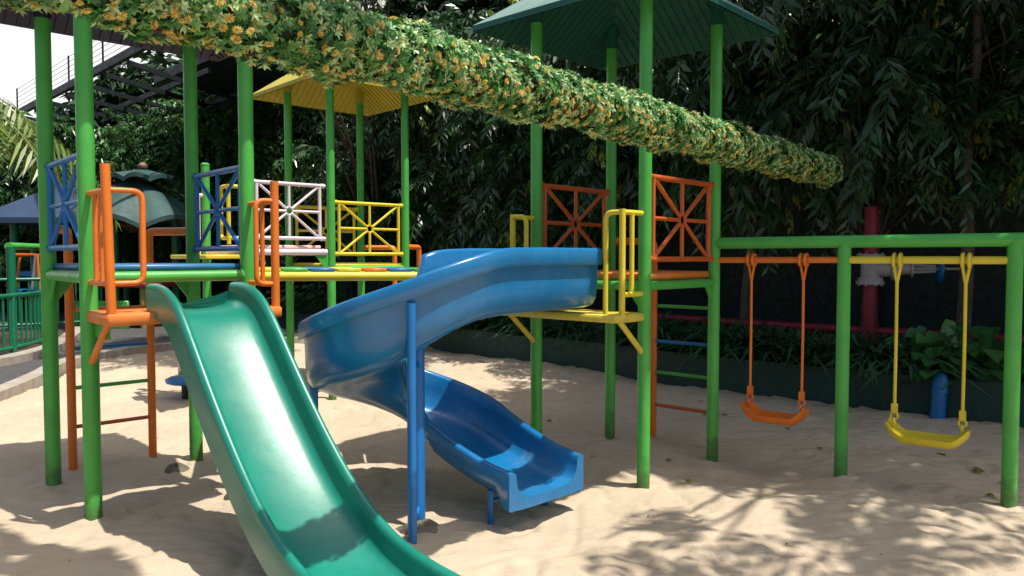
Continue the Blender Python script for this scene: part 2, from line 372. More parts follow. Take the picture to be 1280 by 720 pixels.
KER = [tuple(p)[:2] for p in smooth2([(-2.7, 1.0), (-3.05, 3.0), (-3.5, 5.2), (-3.72, 6.1), (-3.96, 6.9), (-3.9, 7.7), (-3.5, 8.35), (-2.9, 8.65), (-2.2, 8.85), (-1.6, 9.0)])]
strip('kerb', M['kerb'], KER, offs(KER, .13), -.2, .075)
FENCE_L = [tuple(p)[:2] for p in smooth2([(-5.6, 4.2), (-4.95, 5.6), (-4.62, 6.6), (-4.72, 7.6), (-5.2, 8.8), (-5.6, 9.6)])]
strip('path', M['path'], offs(KER, .125), [(-9+.2*i/len(KER), 1.5+i*.24) for i in range(len(KER))], -.15, .05)
far = [(-9, 9.0), (-4.0, 9.0), (-1.6, 9.02)]
kind(MB().prism([(-9, 8.9), (-3.4, 8.55), (-1.55, 9.2), (-2.5, 10.3), (-5, 16), (-12, 16)], -.15, .044).obj('paved_yard', M['path']), 'structure')
strip('planting_kerb', M['kerb'], offs(FENCE_L, -.04), offs(FENCE_L, -.2), -.1, .12)
kind(MB().prism([p for p in offs(FENCE_L, .0)]+[(-9, 9.6), (-9, 4.2)], -.15, .085).obj('planting_bed', M['soil']), 'structure')

# ------------------------------------------------------------------ towers
PR = .0285; PRA = .031
class Tower:
    def __init__(s, c, deg, side):
        r = R(deg); s.u1 = Vector((math.cos(r), math.sin(r), 0)); s.u2 = Vector((-math.sin(r), math.cos(r), 0)); h = side/2
        c = Vector((c[0], c[1], 0)); s.c = c; s.h = h
        s.L = c-s.u1*h+s.u2*h; s.F = c-s.u1*h-s.u2*h; s.B = c+s.u1*h+s.u2*h; s.R = c+s.u1*h-s.u2*h
TA = Tower((-1.579, 3.329), 43.0, .6215); TB = Tower((.5595, 3.7797), 47.24, .6227); TC = Tower((-1.253, 5.849), 42.8, .63)
UP = Vector((0, 0, 1))
def posts(root, pts, top, mat, sleeve=None, smat=None, PR=PR):
    for p in pts:
        b = sz(p.x, p.y)-.12
        po = MB().tube([V3(p, b), V3(p, .5), V3(p, 1), V3(p, top)], PR, 20).obj('post', mat, root)
        if sleeve: MB().tube([V3(p, sleeve), V3(p, top+.002)], PR+.0025, 20).obj('sleeve', smat, po)
def beam(root, a, b, z, mat, r=.021, name='deck_beam'):
    a, b = Vector(a), Vector(b); d = (b-a).normalized(); mb = MB().tube([V3(a, z), V3((a+b)/2, z), V3(b, z)], r, 14)
    for q in (a+d*.0295, b-d*.0295): mb.torus(V3(q, z), d, r+.0005, .0045, 18, 6)      # weld beads
    return mb.obj(name, mat, root)
def gusset(root, p, d, z, mat, sz_=.08):
    d = d.normalized(); n = d.cross(UP); q = p+d*(PR-.004)
    vs = []
    for s_ in (-.004, .004): vs += [V3(q, z)+n*s_, V3(q, z)+d*sz_+n*s_, V3(q, z-sz_*1.3)+n*s_]
    MB().add(vs, [(0, 1, 2), (5, 4, 3), (0, 3, 4, 1), (1, 4, 5, 2), (2, 5, 3, 0)]).obj('gusset', mat, root, smooth=False)
def deck(root, T, z, th, mat):
    return MB().bbox(T.c+UP*z, T.u1, T.u2, UP, T.h-.012, T.h-.012, th/2, .008).obj('deck', mat, root, angle=60)
def panel(root, a, b, z0, z1, mat, r=.0115, inset=.1, ring=.026, name='railing_panel'):
    d = (b-a).normalized(); ln = (b-a).length; a2 = a+d*(PR*.6); b2 = b-d*(PR*.6)
    p = MB().tube([V3(a2, z1), V3(b2, z1)], r*1.12, 10).tube([V3(a2, z0), V3(b2, z0)], r*1.12, 10)
    s0 = a+d*ln*inset; s1 = b-d*ln*inset
    for q in (s0, s1): p.tube([V3(q, z0), V3(q, z1)], r, 10)
    c = (a+b)/2; zc = (z0+z1)/2; c3 = V3(c, zc); n = d.cross(UP)
    for z_ in (z0, z1):
        for q, e_ in ((a, 1), (b, -1)): p.box(V3(q+d*e_*(PR+.008), z_), d, n, UP, .013, .0045, .017).tube([V3(q+d*e_*(PR+.014), z_)-n*.017, V3(q+d*e_*(PR+.014), z_)+n*.017], .006, 6)   # lugs with bolts
    for tgt in (V3(s0, z0), V3(s0, z1), V3(s1, z0), V3(s1, z1), V3(c, z0), V3(c, z1), V3(s0, zc), V3(s1, zc)):
        e = (tgt-c3).normalized(); p.tube([c3+e*ring, tgt], r*.82, 8)
    p.torus(c3, n, ring, r*.62, 20, 8)
    return p.obj(name, mat, root)
def roof(root, T, eave, rise, half, mat, under, top_mat=None):
    c = T.c; cs = [c+(-T.u1+T.u2)*half, c+(-T.u1-T.u2)*half, c+(T.u1-T.u2)*half, c+(T.u1+T.u2)*half]
    th = .028; top = [V3(p, eave+th) for p in cs]+[V3(c, eave+rise+th)]; bot = [V3(p, eave) for p in cs]+[V3(c, eave+rise)]
    mb = MB(); vs = top+bot; fs = []
    for i in range(4):
        j = (i+1) % 4; fs += [(i, j, 4), (5+j, 5+i, 9), (i, 5+i, 5+j, j)]
    mb.add(vs, fs); ro = mb.obj('roof', mat, root, angle=15)
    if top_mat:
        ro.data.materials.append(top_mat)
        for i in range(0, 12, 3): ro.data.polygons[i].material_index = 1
    rb = MB(); rb.add([V3(p, eave-.001)+(V3(c, 0)-V3(p, 0))*.012 for p in cs]+[V3(c, eave+rise-.004)], [(1, 0, 4), (2, 1, 4), (3, 2, 4), (0, 3, 4)])
    for i in range(4):
        a, b = cs[i], cs[(i+1) % 4]; e = (b-a); L_ = e.length; e.normalize(); inw = ((a+b)/2*-1+c).normalized()
        n = int(L_/.046)
        for k in range(1, n):
            t = k*L_/n; ln = min(t, L_-t)-.01
            if ln < .02: continue
            p0 = V3(a+e*t+inw*.012, eave+rise*.012/half-.008); p1 = V3(a+e*t+inw*ln, eave+rise*ln/half-.008)
            up = (p1-p0).normalized(); nn = e.cross(up)
            rb.box((p0+p1)/2, e, up, nn, .006, (p1-p0).length/2, .004)
    rb.obj('roof_lining', under, ro, smooth=False)
    return ro
def guard(root, post, main, inward, loop, zb, zt, zhi, zlo, mat, nbar=2, mr=.0165, br=.0105, foot=False, tilt=Vector((0, 0, 0))):
    post = Vector(post); main = Vector(main); d = (main-post).normalized(); iw = inward.normalized()
    g_ = MB().tube([V3(main, zb)+tilt*.5, V3(main, (zb+zt)/2), V3(main, zt)-tilt*.5], mr, 16)
    a = post+d*PR*.7
    g_.tube([V3(a, zhi), V3(main, zhi)], br, 10); g_.tube([V3(a, zlo), V3(main, zlo)], br, 10)
    for k in range(nbar):
        q = post+d*PR+(main-post-d*PR)*((k+1)/(nbar+1)); g_.tube([V3(q, zlo), V3(q, zhi)], br*.9, 10)
    e = main+iw*loop
    if foot: path = [V3(main, zhi), V3(e, zhi), V3(e, zb)]
    else: path = [V3(main, zhi), V3(e, zhi), V3(e, zlo), V3(main, zlo)]
    g_.tube(fillet(path, .035), br, 10)
    return g_.obj('guard_rail', mat, root)
def ladder(root, T, pa, pb, out, w, ztop, rungcols, zr, mat):
    mid = (pa+pb)/2+out*.23; d = (pb-pa).normalized(); sides = [(mid-d*w, pa), (mid+d*w, pb)]
    lad = None
    for q, p in sides:
        m = MB().tube(fillet([V3(q, sz(q.x, q.y)-.1), V3(q, ztop), V3(p+out*PR*.5, ztop)], .03), .0195, 14)
        m.obj('ladder_rail', mat, root)
    for z, c in zip(zr, rungcols):
        MB().tube([V3(mid-d*w, z), V3(mid+d*w, z)], .0095, 10).obj('ladder_rung', c, root)
    return mid
# --- tower A
A = thing('play_tower', 'green posted tower with blue deck and blue lattice railings behind the green slide', 'play tower', tuple(TA.c), 'roofed play towers')
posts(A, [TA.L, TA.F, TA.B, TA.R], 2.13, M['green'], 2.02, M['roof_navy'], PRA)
for a, b in ((TA.L, TA.F), (TA.F, TA.R), (TA.R, TA.B), (TA.B, TA.L)): beam(A, a, b, .921, M['green'], .0225)
deck(A, TA, .958, .026, M['blue_deck'])
panel(A, TA.L, TA.F, 1.037, 1.387, M['blue']); panel(A, TA.B, TA.R, 1.037, 1.387, M['blue'])
roof(A, TA, 2.03, .40, .55, M['roof_navy'], M['roof_navy'])
gusset(A, TA.L, TA.F-TA.L, .9, M['green']); gusset(A, TA.B, TA.L-TA.B, .9, M['green']); gusset(A, TA.L, TA.B-TA.L, .9, M['green'])
oA = -TA.u2
lf = TA.F+oA*.28; lr = TA.R+oA*.28; lc = (TA.F+TA.R)/2+oA*.155
MB().bbox(lc+UP*.777, TA.u1, TA.u2, UP, TA.h+.015, .135, .022, .007).obj('landing', M['orange_worn'], A, angle=60)
guard(A, TA.F, lf-oA*.02, TA.u1, .115, .80, 1.325, 1.235, .905, M['orange'], tilt=Vector((.012, 0, 0)))
guard(A, TA.R, lr-oA*.02, -TA.u1, .08, .80, 1.305, 1.225, .89, M['orange'], nbar=1)
for p, q in ((TA.F, lf), (TA.R, lr)):
    MB().tube([V3(p+oA*PR*.6, .60), V3(q-oA*.03, .77)], .0125, 10).obj('strut', M['orange_worn'], A)
MB().prism([(p.x, p.y) for p in (TA.F+TA.u1*.01+oA*.02, TA.F+TA.u1*.018+oA*.02, TA.F+TA.u1*.018+oA*.2, TA.F+TA.u1*.01+oA*.2)], .70, .766).obj('gusset', M['green'], A)
ladder(A, TA, TA.L, TA.B, TA.u2, .18, 1.125, [M['orange_red'], M['green'], M['blue'], M['orange']], [.195, .38, .566, .75], M['orange'])
# --- tower B
B = thing('play_tower', 'green roofed tower with orange deck and orange lattice railings at top of blue slide', 'play tower', tuple(TB.c), 'roofed play towers')
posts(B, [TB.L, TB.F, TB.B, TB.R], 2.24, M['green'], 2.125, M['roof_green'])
for a, b in ((TB.L, TB.F), (TB.F, TB.R), (TB.R, TB.B), (TB.B, TB.L)): beam(B, a, b, .872, M['green'], .020)
deck(B, TB, .913, .034, M['orange_worn'])
panel(B, TB.L, TB.B, .989, 1.35, M['orange_red']); panel(B, TB.F, TB.R, .989, 1.35, M['orange_red'])
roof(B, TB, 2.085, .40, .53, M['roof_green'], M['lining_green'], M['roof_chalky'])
oB = -TB.u1
for p, q in ((TB.R, TB.F-TB.R), (TB.F, TB.L-TB.F), (TB.L, TB.F-TB.L)): gusset(B, p, q, .852, M['green'], .06)
nb = TB.F+oB*.17; fb = TB.L+oB*.17; mc = (TB.F+TB.L)/2+oB*.125
MB().bbox(mc+UP*.741, TB.u1, TB.u2, UP, .11, TB.h+.012, .017, .006).obj('landing', M['yellow_worn'], B, angle=60)
guard(B, TB.F, nb, TB.u2, .085, .745, 1.20, 1.187, .84, M['yellow'], nbar=1, mr=.0135, br=.0115, foot=True)
guard(B, TB.L, fb, -TB.u2, .085, .745, 1.20, 1.187, .84, M['yellow'], nbar=0, mr=.0135, br=.0115, foot=True)
for p, q in ((TB.F, nb), (TB.L, fb)):
    MB().tube([V3(p+oB*PR*.6, .585), V3(q+oB*.02, .73)], .0125, 10).obj('strut', M['yellow_worn'], B)
    MB().tube([V3(p+oB*PR*.6, .735), V3(q, .735)], .0145, 10).obj('landing_bracket', M['yellow_worn'], B)
ladder(B, TB, TB.R, TB.B, TB.u1, .18, 1.085, [M['orange_red'], M['green'], M['blue'], M['green']], [.17, .355, .53, .727], M['orange'])
# --- tower C
C_ = thing('play_tower', 'tower under a yellow pyramid roof with yellow lattice railings, farthest of the roofed towers', 'play tower', tuple(TC.c), 'roofed play towers')
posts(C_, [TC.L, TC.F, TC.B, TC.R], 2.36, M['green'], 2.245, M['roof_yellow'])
for a, b in ((TC.L, TC.F), (TC.F, TC.R), (TC.R, TC.B), (TC.B, TC.L)): beam(C_, a, b, .915, M['green'], .02)
deck(C_, TC, .938, .03, M['yellow'])
panel(C_, TC.F, TC.R, 1.02, 1.384, M['yellow']); panel(C_, TC.L, TC.B, 1.02, 1.384, M['yellow'])
roof(C_, TC, 2.195, .40, .52, M['roof_yellow'], M['roof_yellow'])
ladder(C_, TC, TC.R, TC.B, TC.u1, .17, 1.075, [M['orange'], M['blue'], M['green'], M['orange']], [.17, .355, .53, .727], M['orange'])
gusset(C_, TC.L, TC.F-TC.L, .895, M['green'], .1); gusset(C_, TC.F, TC.L-TC.F, .895, M['green'], .1)
# --- platform D
TD = Tower((0, 0), 42.8, .63); sh = TC.F-TD.R
for k in 'LFBR': setattr(TD, k, getattr(TD, k)+sh)
TD.c = TD.c+sh
D = thing('play_platform', 'open platform with white lattice railing and short posts left of the yellow roofed tower', 'play platform', tuple(TD.c))
posts(D, [TD.L, TD.F], 1.645, M['green'])
for p in (TD.L, TD.F): MB().lathe(V3(p, 1.643), [(PR+.002, 0), (PR+.002, .008), (PR*.6, .017), (.002, .019)], 16).obj('post_cap', M['green'], D)
for a, b in ((TD.F, TD.R), (TD.R, TD.B), (TD.B, TD.L), (TD.L, TD.F)): beam(D, a+(b-a)*.06, b-(b-a)*.06, 1.032, M['white'], .02)
MB().bbox(TD.c+UP*1.066, TD.u1, TD.u2, UP, TD.h-.05, TD.h-.05, .013, .006).obj('deck', M['pink'], D)
panel(D, TD.F+TD.u1*.03, TD.R-TD.u1*.03, 1.125, 1.49, M['white'])
for p, q in ((TD.F, TD.u1), (TD.R-TD.u1*.0, -TD.u1)): gusset(D, p, q, 1.012, M['green'], .1)
oD = -TD.u1
guard(D, TD.L, TD.L+oD*.1, -TD.u2, .12, 1.0, 1.44, 1.43, 1.05, M['pink'], nbar=0, mr=.015, br=.015, foot=True)
guard(D, TD.F, TD.F+oD*.1, TD.u2, .12, 1.08, 1.46, 1.45, 1.12, M['yellow'], nbar=0, mr=.013, br=.013)
MB().bbox((TD.L+TD.F)/2+oD*.13+UP*1.0, TD.u1, TD.u2, UP, .12, TD.h, .014, .006).obj('landing', M['yellow'], D)
# a small stub slide off that platform
mb = MB()
# --- walkway between A and B
W0 = Vector((TA.R.x+.02, TA.R.y+.02, 0)); W1 = Vector((TB.L.x-.03, TB.L.y-.005, 0)); wd = (W1-W0).normalized(); wn = Vector((-wd.y, wd.x, 0))
W = thing('walkway', 'flat walkway of coloured planks on a yellow beam between the left tower and blue slide', 'walkway', tuple((W0+W1)/2))
MB().tube([V3(W0, .915), V3((W0+W1)/2, .911), V3(W1, .907)], .0215, 14).obj('beam', M['yellow'], W)
MB().tube([V3(W0+wn*.46, .915), V3(W1+wn*.42, .907)], .0215, 14).obj('beam', M['yellow'], W)
cols = ['yellow', 'green', 'blue_deck', 'yellow', 'orange', 'blue_deck', 'green', 'yellow', 'blue_deck', 'orange', 'green']
L_ = (W1-W0).length; n = len(cols)
for i, c in enumerate(cols):
    t0 = i*L_/n+.006; t1 = (i+1)*L_/n-.006; mid = W0+wd*(t0+t1)/2+wn*.225
    MB().bbox(mid+UP*(.941-.006*i/n), wd, wn, UP, (t1-t0)/2, .235, .0085, .004).obj('plank', M[c], W)

# ------------------------------------------------------------------ slides
def sweep(sections, closed=True):
    mb = MB(); n = len(sections[0]); vs = [p for s_ in sections for p in s_]; fs = []
    for i in range(len(sections)-1):
        for j in range(n):
            k = (j+1) % n; fs.append((i*n+j, i*n+k, (i+1)*n+k, (i+1)*n+j))
    # end caps as strips pairing symmetric points
    for base in (0, (len(sections)-1)*n):
        h = n//2
        for j in range(h-1): fs.append((base+j, base+j+1, base+n-2-j, base+n-1-j))
    return mb.add(vs, fs)
def half_profile_green(): # right half from the bed centre round the rim to the underside (offset, height)
    inner = [(0, -.004), (.06, -.001), (.105, .006), (.125, .011), (.138, .02), (.145, .032), (.148, .055), (.15, .074)]
    rim = [(.153, .086), (.16, .094), (.169, .097), (.178, .094), (.184, .086), (.186, .074)]
    outer = [(.186, .04), (.185, .0), (.184, -.03)]
    return inner+rim+outer
def ring_from(half, thick):
    under = [(half[-1][0]-.012, half[-1][1]+.004), (.168, -.0), (.155, -.012), (.1, -.016), (.05, -.016), (0, -.016)]
    right = half+under
    return right
def full_loop(half, under):
    # inner surface left to right, then the outside back: equal counts so that the caps pair up
    a = [(-x, z) for x, z in half[::-1]]+half[1:]
    b = [(-x, z) for x, z in under[::-1]]+under[1:]
    return a+b[::-1]
# green slide profile in the vertical plane (distance along, bed height)
GP = [(-.07, .803), (-.03, .805), (.03, .803), (.08, .793), (.14, .768), (.20, .722), (.28, .645), (.38, .545), (.5, .43), (.62, .325), (.74, .232), (.86, .158), (.98, .105), (1.1, .073), (1.22, .058), (1.36, .052), (1.44, .054)]
gc = (lf+lr)/2; gh = -TA.u2
def spline1(pts, n):
    P = smooth2([(a, b, 0) for a, b in pts], n); return [(p.x, p.y) for p in P]
gp = spline1(GP, 5); half = half_profile_green(); secs = []
gl = [(0.186-.012, -.026), (.172, .02), (.165, .06), (.158, .066), (.15, .02), (.143, -.006), (.12, -.012), (.06, -.014), (0, -.014)]
under = [(0, -.014), (.06, -.014), (.12, -.012), (.146, -.004), (.156, .02), (.162, .06), (.17, .07), (.176, .05), (.177, .0), (.177, -.03)]
loop = full_loop(half, under)
for i, (t, z) in enumerate(gp):
    a = gp[max(i-1, 0)]; b = gp[min(i+1, len(gp)-1)]; dt, dz = b[0]-a[0], b[1]-a[1]; l_ = math.hypot(dt, dz)
    tan = (gh*dt+UP*dz)/l_; nrm = (UP*dt-gh*dz)/l_; side = TA.u1
    p = gc+gh*t+UP*z; fl = 1.0
    secs.append([p+side*x*.93+nrm*y for x, y in loop])
GS = thing('slide', 'wide glossy green straight slide running from the orange landing to the front', 'slide', (gc.x+gh.x*.7, gc.y+gh.y*.7, 0))
sweep(secs).obj('chute', M['slide_green'], GS, angle=50)
for s_ in (-1, 1):
    q = gc+gh*1.22+TA.u1*.12*s_; MB().tube([V3(q, -.1), V3(q, .05)], .016, 12).obj('support_leg', M['green'], GS)
# blue spiral slide
bh0 = -TB.u1; right0 = Vector((bh0.y, -bh0.x, 0)); Q0 = (nb+fb)/2+bh0*.0
r_s, a_s, b_s = .25, .655, .51
ctr = Q0+bh0*a_s+right0*r_s
pathb = []                       # (point, heading, s)
n0 = 10
for i in range(n0): t = a_s*i/n0; pathb.append((Q0+bh0*t, bh0.copy(), ('s', i/n0)))
ph0 = math.atan2(-right0.y, -right0.x); tot = R(273)
for i in range(49):
    ph = ph0-tot*i/48; pathb.append((ctr+Vector((math.cos(ph), math.sin(ph), 0))*r_s, Vector((math.sin(ph), -math.cos(ph), 0)), ('a', i/48*273)))
ph = ph0-tot; hE = Vector((math.sin(ph), -math.cos(ph), 0)); pe = pathb[-1][0]
for i in range(1, 15): pathb.append((pe+hE*b_s*i/14, hE.copy(), ('e', i/14)))
def lerp(x, xs_, ys_): return float(np.interp(x, xs_, ys_))
def key(k):
    if k[0] == 's': return k[1]*100-100
    if k[0] == 'a': return k[1]
    return 273+k[1]*100
KX = [-100, -40, -8, 11, 28, 46, 63, 80, 97, 114, 137, 180, 222, 273, 310, 345, 373]
RZ = [1.037, 1.037, 1.034, 1.004, .964, .912, .868, .825, .782, .752, .72, .62, .485, .36, .282, .225, .205]       # outer rim
RI = [1.037, 1.036, 1.028, .985, .935, .88, .828, .785, .745, .71, .655, .53, .415, .325, .26, .218, .203]         # inner rim
HB = [.805, .803, .797, .775, .725, .655, .605, .57, .54, .51, .47, .385, .285, .197, .14, .108, .098]             # bed
def smooth_tab(k, ys_):
    w = np.linspace(-9, 9, 7); return float(np.mean(np.interp(np.clip(k+w, -100, 373), KX, ys_)))
def blue_loop(ho, hi, e=0.0):
    # outer side is +x (left of travel), inner side is -x
    def side(h):
        inn = [(0, 0), (.06, 0), (.11, .003), (.145, .016), (.163, .045), (.17, h*.5+.02), (.172, h-.014), (.176, h-.004), (.183, h), (.198, h), (.205, h-.004), (.208, h-.012)]
        low = max(h-.066, .05)*(1-e)-.032*e
        out = [(.208, low), (.204, low-.006), (.186, low-.004), (.184, low-.014)]
        rest = [(.182, (h*.35)*(1-e)-.036*e), (.176, .02*(1-e)-.038*e), (.155, -.012*(1-e)-.04*e), (.11, -.026*(1-e)-.041*e), (.05, -.03*(1-e)-.041*e), (0, -.03*(1-e)-.041*e)]
        return inn, out+rest
    oi, oo = side(ho); ii, io = side(hi)
    loop = [(-x, z) for x, z in ii[::-1]]+oi[1:]+oo+[(-x, z) for x, z in io[::-1][1:]]
    return loop
secs = []
for p, h, k in pathb:
    kk = key(k); zb = smooth_tab(kk, HB); ho = smooth_tab(kk, RZ)-zb; hi = smooth_tab(kk, RI)-zb
    left = Vector((-h.y, h.x, 0)); 
    secs.append([p+left*x+UP*(zb+z) for x, z in blue_loop(ho, hi, min(1, max(0, (kk-358)/8)))])
def sweep2(secs):
    mb = MB(); n = len(secs[0]); vs = [p for s_ in secs for p in s_]; fs = []
    for i in range(len(secs)-1):
        for j in range(n): k = (j+1) % n; fs.append((i*n+j, i*n+k, (i+1)*n+k, (i+1)*n+j))
    # caps: inner surface index i pairs with outer surface
    m = 12; ni = 2*m-1                      # inner loop count
    for base in (0, (len(secs)-1)*n):
        lo, hi_ = 0, n-1; a, b = ni-1, ni
        idx_in = list(range(ni)); idx_out = [(ni+q) for q in range(n-ni)][::-1]
        i = j = 0
        while i < len(idx_in)-1 or j < len(idx_out)-1:
            if (i+1)*len(idx_out) <= (j+1)*len(idx_in) and i < len(idx_in)-1 or j == len(idx_out)-1:
                fs.append((base+idx_in[i], base+idx_in[i+1], base+idx_out[j])); i += 1
            else:
                fs.append((base+idx_in[i], base+idx_out[j+1], base+idx_out[j])); j += 1
    return mb.add(vs, fs)
BS = thing('slide', 'worn blue spiral slide curling down from the orange deck to the sand', 'slide', (ctr.x, ctr.y, 0))
sweep2(secs).obj('chute', M['slide_blue'], BS, angle=50)
ex = pathb[-1][0]; exl = Vector((-hE.y, hE.x, 0))
cA = Vector((-.352, 2.845, 0)); cB = ctr+Vector((.045, -.45, 0))
MB().tube([V3(cA, -.1), V3(cA, .45), V3(cA, .66)], .027, 18).obj('support_column', M['blue'], BS)
MB().tube([V3(cB, -.1), V3(cB, .45), V3(cB, .838)], .0165, 14).obj('support_column', M['blue'], BS)
for z_ in (.06, .6): MB().tube([V3(cA, z_), V3(cB, z_)], .012, 10).obj('column_brace', M['blue'], BS)
cl = ctr+Vector((-.40, -.05, 0)); MB().tube([V3(cl, -.1), V3(cl, .6)], .0165, 14).obj('support_column', M['blue'], BS)
for s_ in (-1, 1):
    q = ex-hE*.16+exl*.155*s_; MB().tube([V3(q, -.12), V3(q, .10)], .0115, 12).obj('support_leg', M['blue'], BS)
q0 = ex-hE*.16; MB().tube([q0-exl*.155+UP*.055, q0+exl*.155+UP*.055], .0095, 10).obj('leg_brace', M['blue'], BS)

# ------------------------------------------------------------------ swings
S0 = TB.R.copy(); S1 = Vector((1.477, 3.416, 0)); S2 = Vector((1.987, 3.035, 0))
SW = thing('swing_set', 'green pipe swing frame with an orange and a yellow hanging bar on the right', 'swing frame', tuple(S1))
for p in (S1, S2): MB().tube([V3(p, sz(p.x, p.y)-.1), V3(p, .5), V3(p, 1.066)], .0285, 20).obj('post', M['green'], SW)
dd = (S2-S1).normalized()
MB().tube([V3(S0, 1.066), V3(S1, 1.067), V3(S2+dd*.35, 1.068)], .0275, 20).obj('top_beam', M['green'], SW)
MB().tube([V3(S0+(S1-S0).normalized()*.02, .984), V3(S1, .986)], .0148, 14).obj('hanging_bar', M['orange'], SW)
MB().tube([V3(S1, .986), V3(S2, .986)], .0165, 14).obj('hanging_bar', M['yellow'], SW)
def at_px(a, b, px):          # where the line a-b crosses the sight line of column px
    k = (px-640)/960; d = b-a; t = (k*a.y-a.x)/(d.x-k*d.y); return a+d*t
def swing(a, b, x0, x1, zs_, mat, label, rope_r, yaw=0.0):
    p0, p1 = at_px(a, b, x0), at_px(a, b, x1); u = (p1-p0).normalized(); fw = Vector((u.y, -u.x, 0)); c = (p0+p1)/2
    zb = .985; root = thing('swing', label, 'swing', tuple(V3(c, zs_)), 'swings on the frame')
    w = (p1-p0).length/2
    # seat: shallow curved trough with upturned ends
    n, m = 25, 9; sl = w+.028; dp = .078; vs = []
    for side in (0, 1):
        for i in range(n):
            s_ = -1+2*i/(n-1)
            for j in range(m):
                q = -1+2*j/(m-1)
                ez = .055*max(0, (abs(s_)-.55)/.45)**1.6
                wd_ = dp*(1-.25*max(0, (abs(s_)-.7)/.3)**2)
                z = ez+.012*abs(q)**3-(0.0 if side == 0 else (.03-.006*abs(q)))
                if side == 1: wd_ *= .93
                vs.append(c+u*s_*sl*(1 if side == 0 else .985)+fw*q*wd_+UP*(zs_+z))
    fs = []
    for side in (0, 1):
        o = side*n*m
        for i in range(n-1):
            for j in range(m-1): fs.append((o+i*m+j, o+(i+1)*m+j, o+(i+1)*m+j+1, o+i*m+j+1))
    o = n*m
    for i in range(n-1): fs += [(i*m, (i+1)*m, o+(i+1)*m, o+i*m), (i*m+m-1, (i+1)*m+m-1, o+(i+1)*m+m-1, o+i*m+m-1)]
    for j in range(m-1): fs += [(j, j+1, o+j+1, o+j), ((n-1)*m+j, (n-1)*m+j+1, o+(n-1)*m+j+1, o+(n-1)*m+j)]
    MB().add(vs, fs).obj('seat', mat, root, angle=55)
    for s_ in (-1, 1):
        top = c+u*w*s_; foot = top; ztop = zs_+.115
        rp = MB().tube([V3(top, ztop), V3(top+u*.001, (ztop+zb)/2), V3(top, zb-.09)], rope_r, 10)
        for e in (-1, 1):
            rp.tube([V3(top, zb-.10), V3(top+u*.012*e, zb-.03), V3(top+u*.016*e, zb)], rope_r*.95, 8)
        rp.torus(V3(top+u*.012, zb), u, .0265, .0075, 22, 8).torus(V3(top-u*.012, zb), u, .0265, .0075, 22, 8)
        rp = rp.obj('rope', mat, root)
        hb = MB().box(V3(top, ztop+.002), u, fw, UP, .012, .009, .018)
        hb.torus(V3(top, ztop-.032), fw, .014, .005, 16, 8).torus(V3(top, ztop-.056), u, .014, .005, 16, 8)
        hb.obj('shackle', mat, rp)
    return root
sw_o = swing(S0, S1, 939.5, 1004.5, .243, M['orange'], 'orange plastic swing seat hanging on two orange ropes', .0062)
sw_y = swing(S1, S2, 1121.5, 1207.5, .232, M['yellow'], 'yellow plastic swing seat hanging on two yellow ropes', .0068)
for sname, k in ((sw_o, 'orange'), (sw_y, 'yellow')): pass

# ------------------------------------------------------------------ leaves toolbox
def norm(a): return a/np.maximum(np.linalg.norm(a, axis=-1, keepdims=True), 1e-9)
def leaf_quads(P, Dv, Nv, Ln, Wd, fold=.15, mid=.45):
    P = np.asarray(P); Dv = norm(Dv); side = norm(np.cross(Dv, Nv)); nn = np.cross(side, Dv)
    Ln = np.asarray(Ln)[:, None]; Wd = np.asarray(Wd)[:, None]
    v0 = P; v1 = P+Dv*Ln*mid+side*Wd*.5+nn*Wd*fold; v2 = P+Dv*Ln-nn*Ln*.08; v3 = P+Dv*Ln*mid-side*Wd*.5+nn*Wd*fold
    V = np.stack([v0, v1, v2, v3], 1).reshape(-1, 3); n = len(P); F = np.arange(4*n).reshape(n, 4)
    return V, F
def leaf_hex(P, Dv, Nv, Ln, Wd, fold=.12):      # two quads per leaf meeting on the midrib: a fuller pointed oval
    P = np.asarray(P); Dv = norm(Dv); side = norm(np.cross(Dv, Nv)); nn = np.cross(side, Dv)
    Ln = np.asarray(Ln)[:, None]; Wd = np.asarray(Wd)[:, None]
    b = P; m1 = P+Dv*Ln*.5-nn*Ln*.03; t = P+Dv*Ln-nn*Ln*.14
    r1 = P+Dv*Ln*.28+side*Wd*.5+nn*Wd*fold; r2 = P+Dv*Ln*.62+side*Wd*.42+nn*Wd*fold-nn*Ln*.05
    l1 = P+Dv*Ln*.28-side*Wd*.5+nn*Wd*fold; l2 = P+Dv*Ln*.62-side*Wd*.42+nn*Wd*fold-nn*Ln*.05
    V = np.stack([b, r1, r2, t, l2, l1], 1).reshape(-1, 3); n = len(P); o = (np.arange(n)*6)[:, None]
    F = np.concatenate([o+np.array([[0, 1, 2, 3]]), o+np.array([[0, 3, 4, 5]])], 1).reshape(-1, 4)
    return V, F
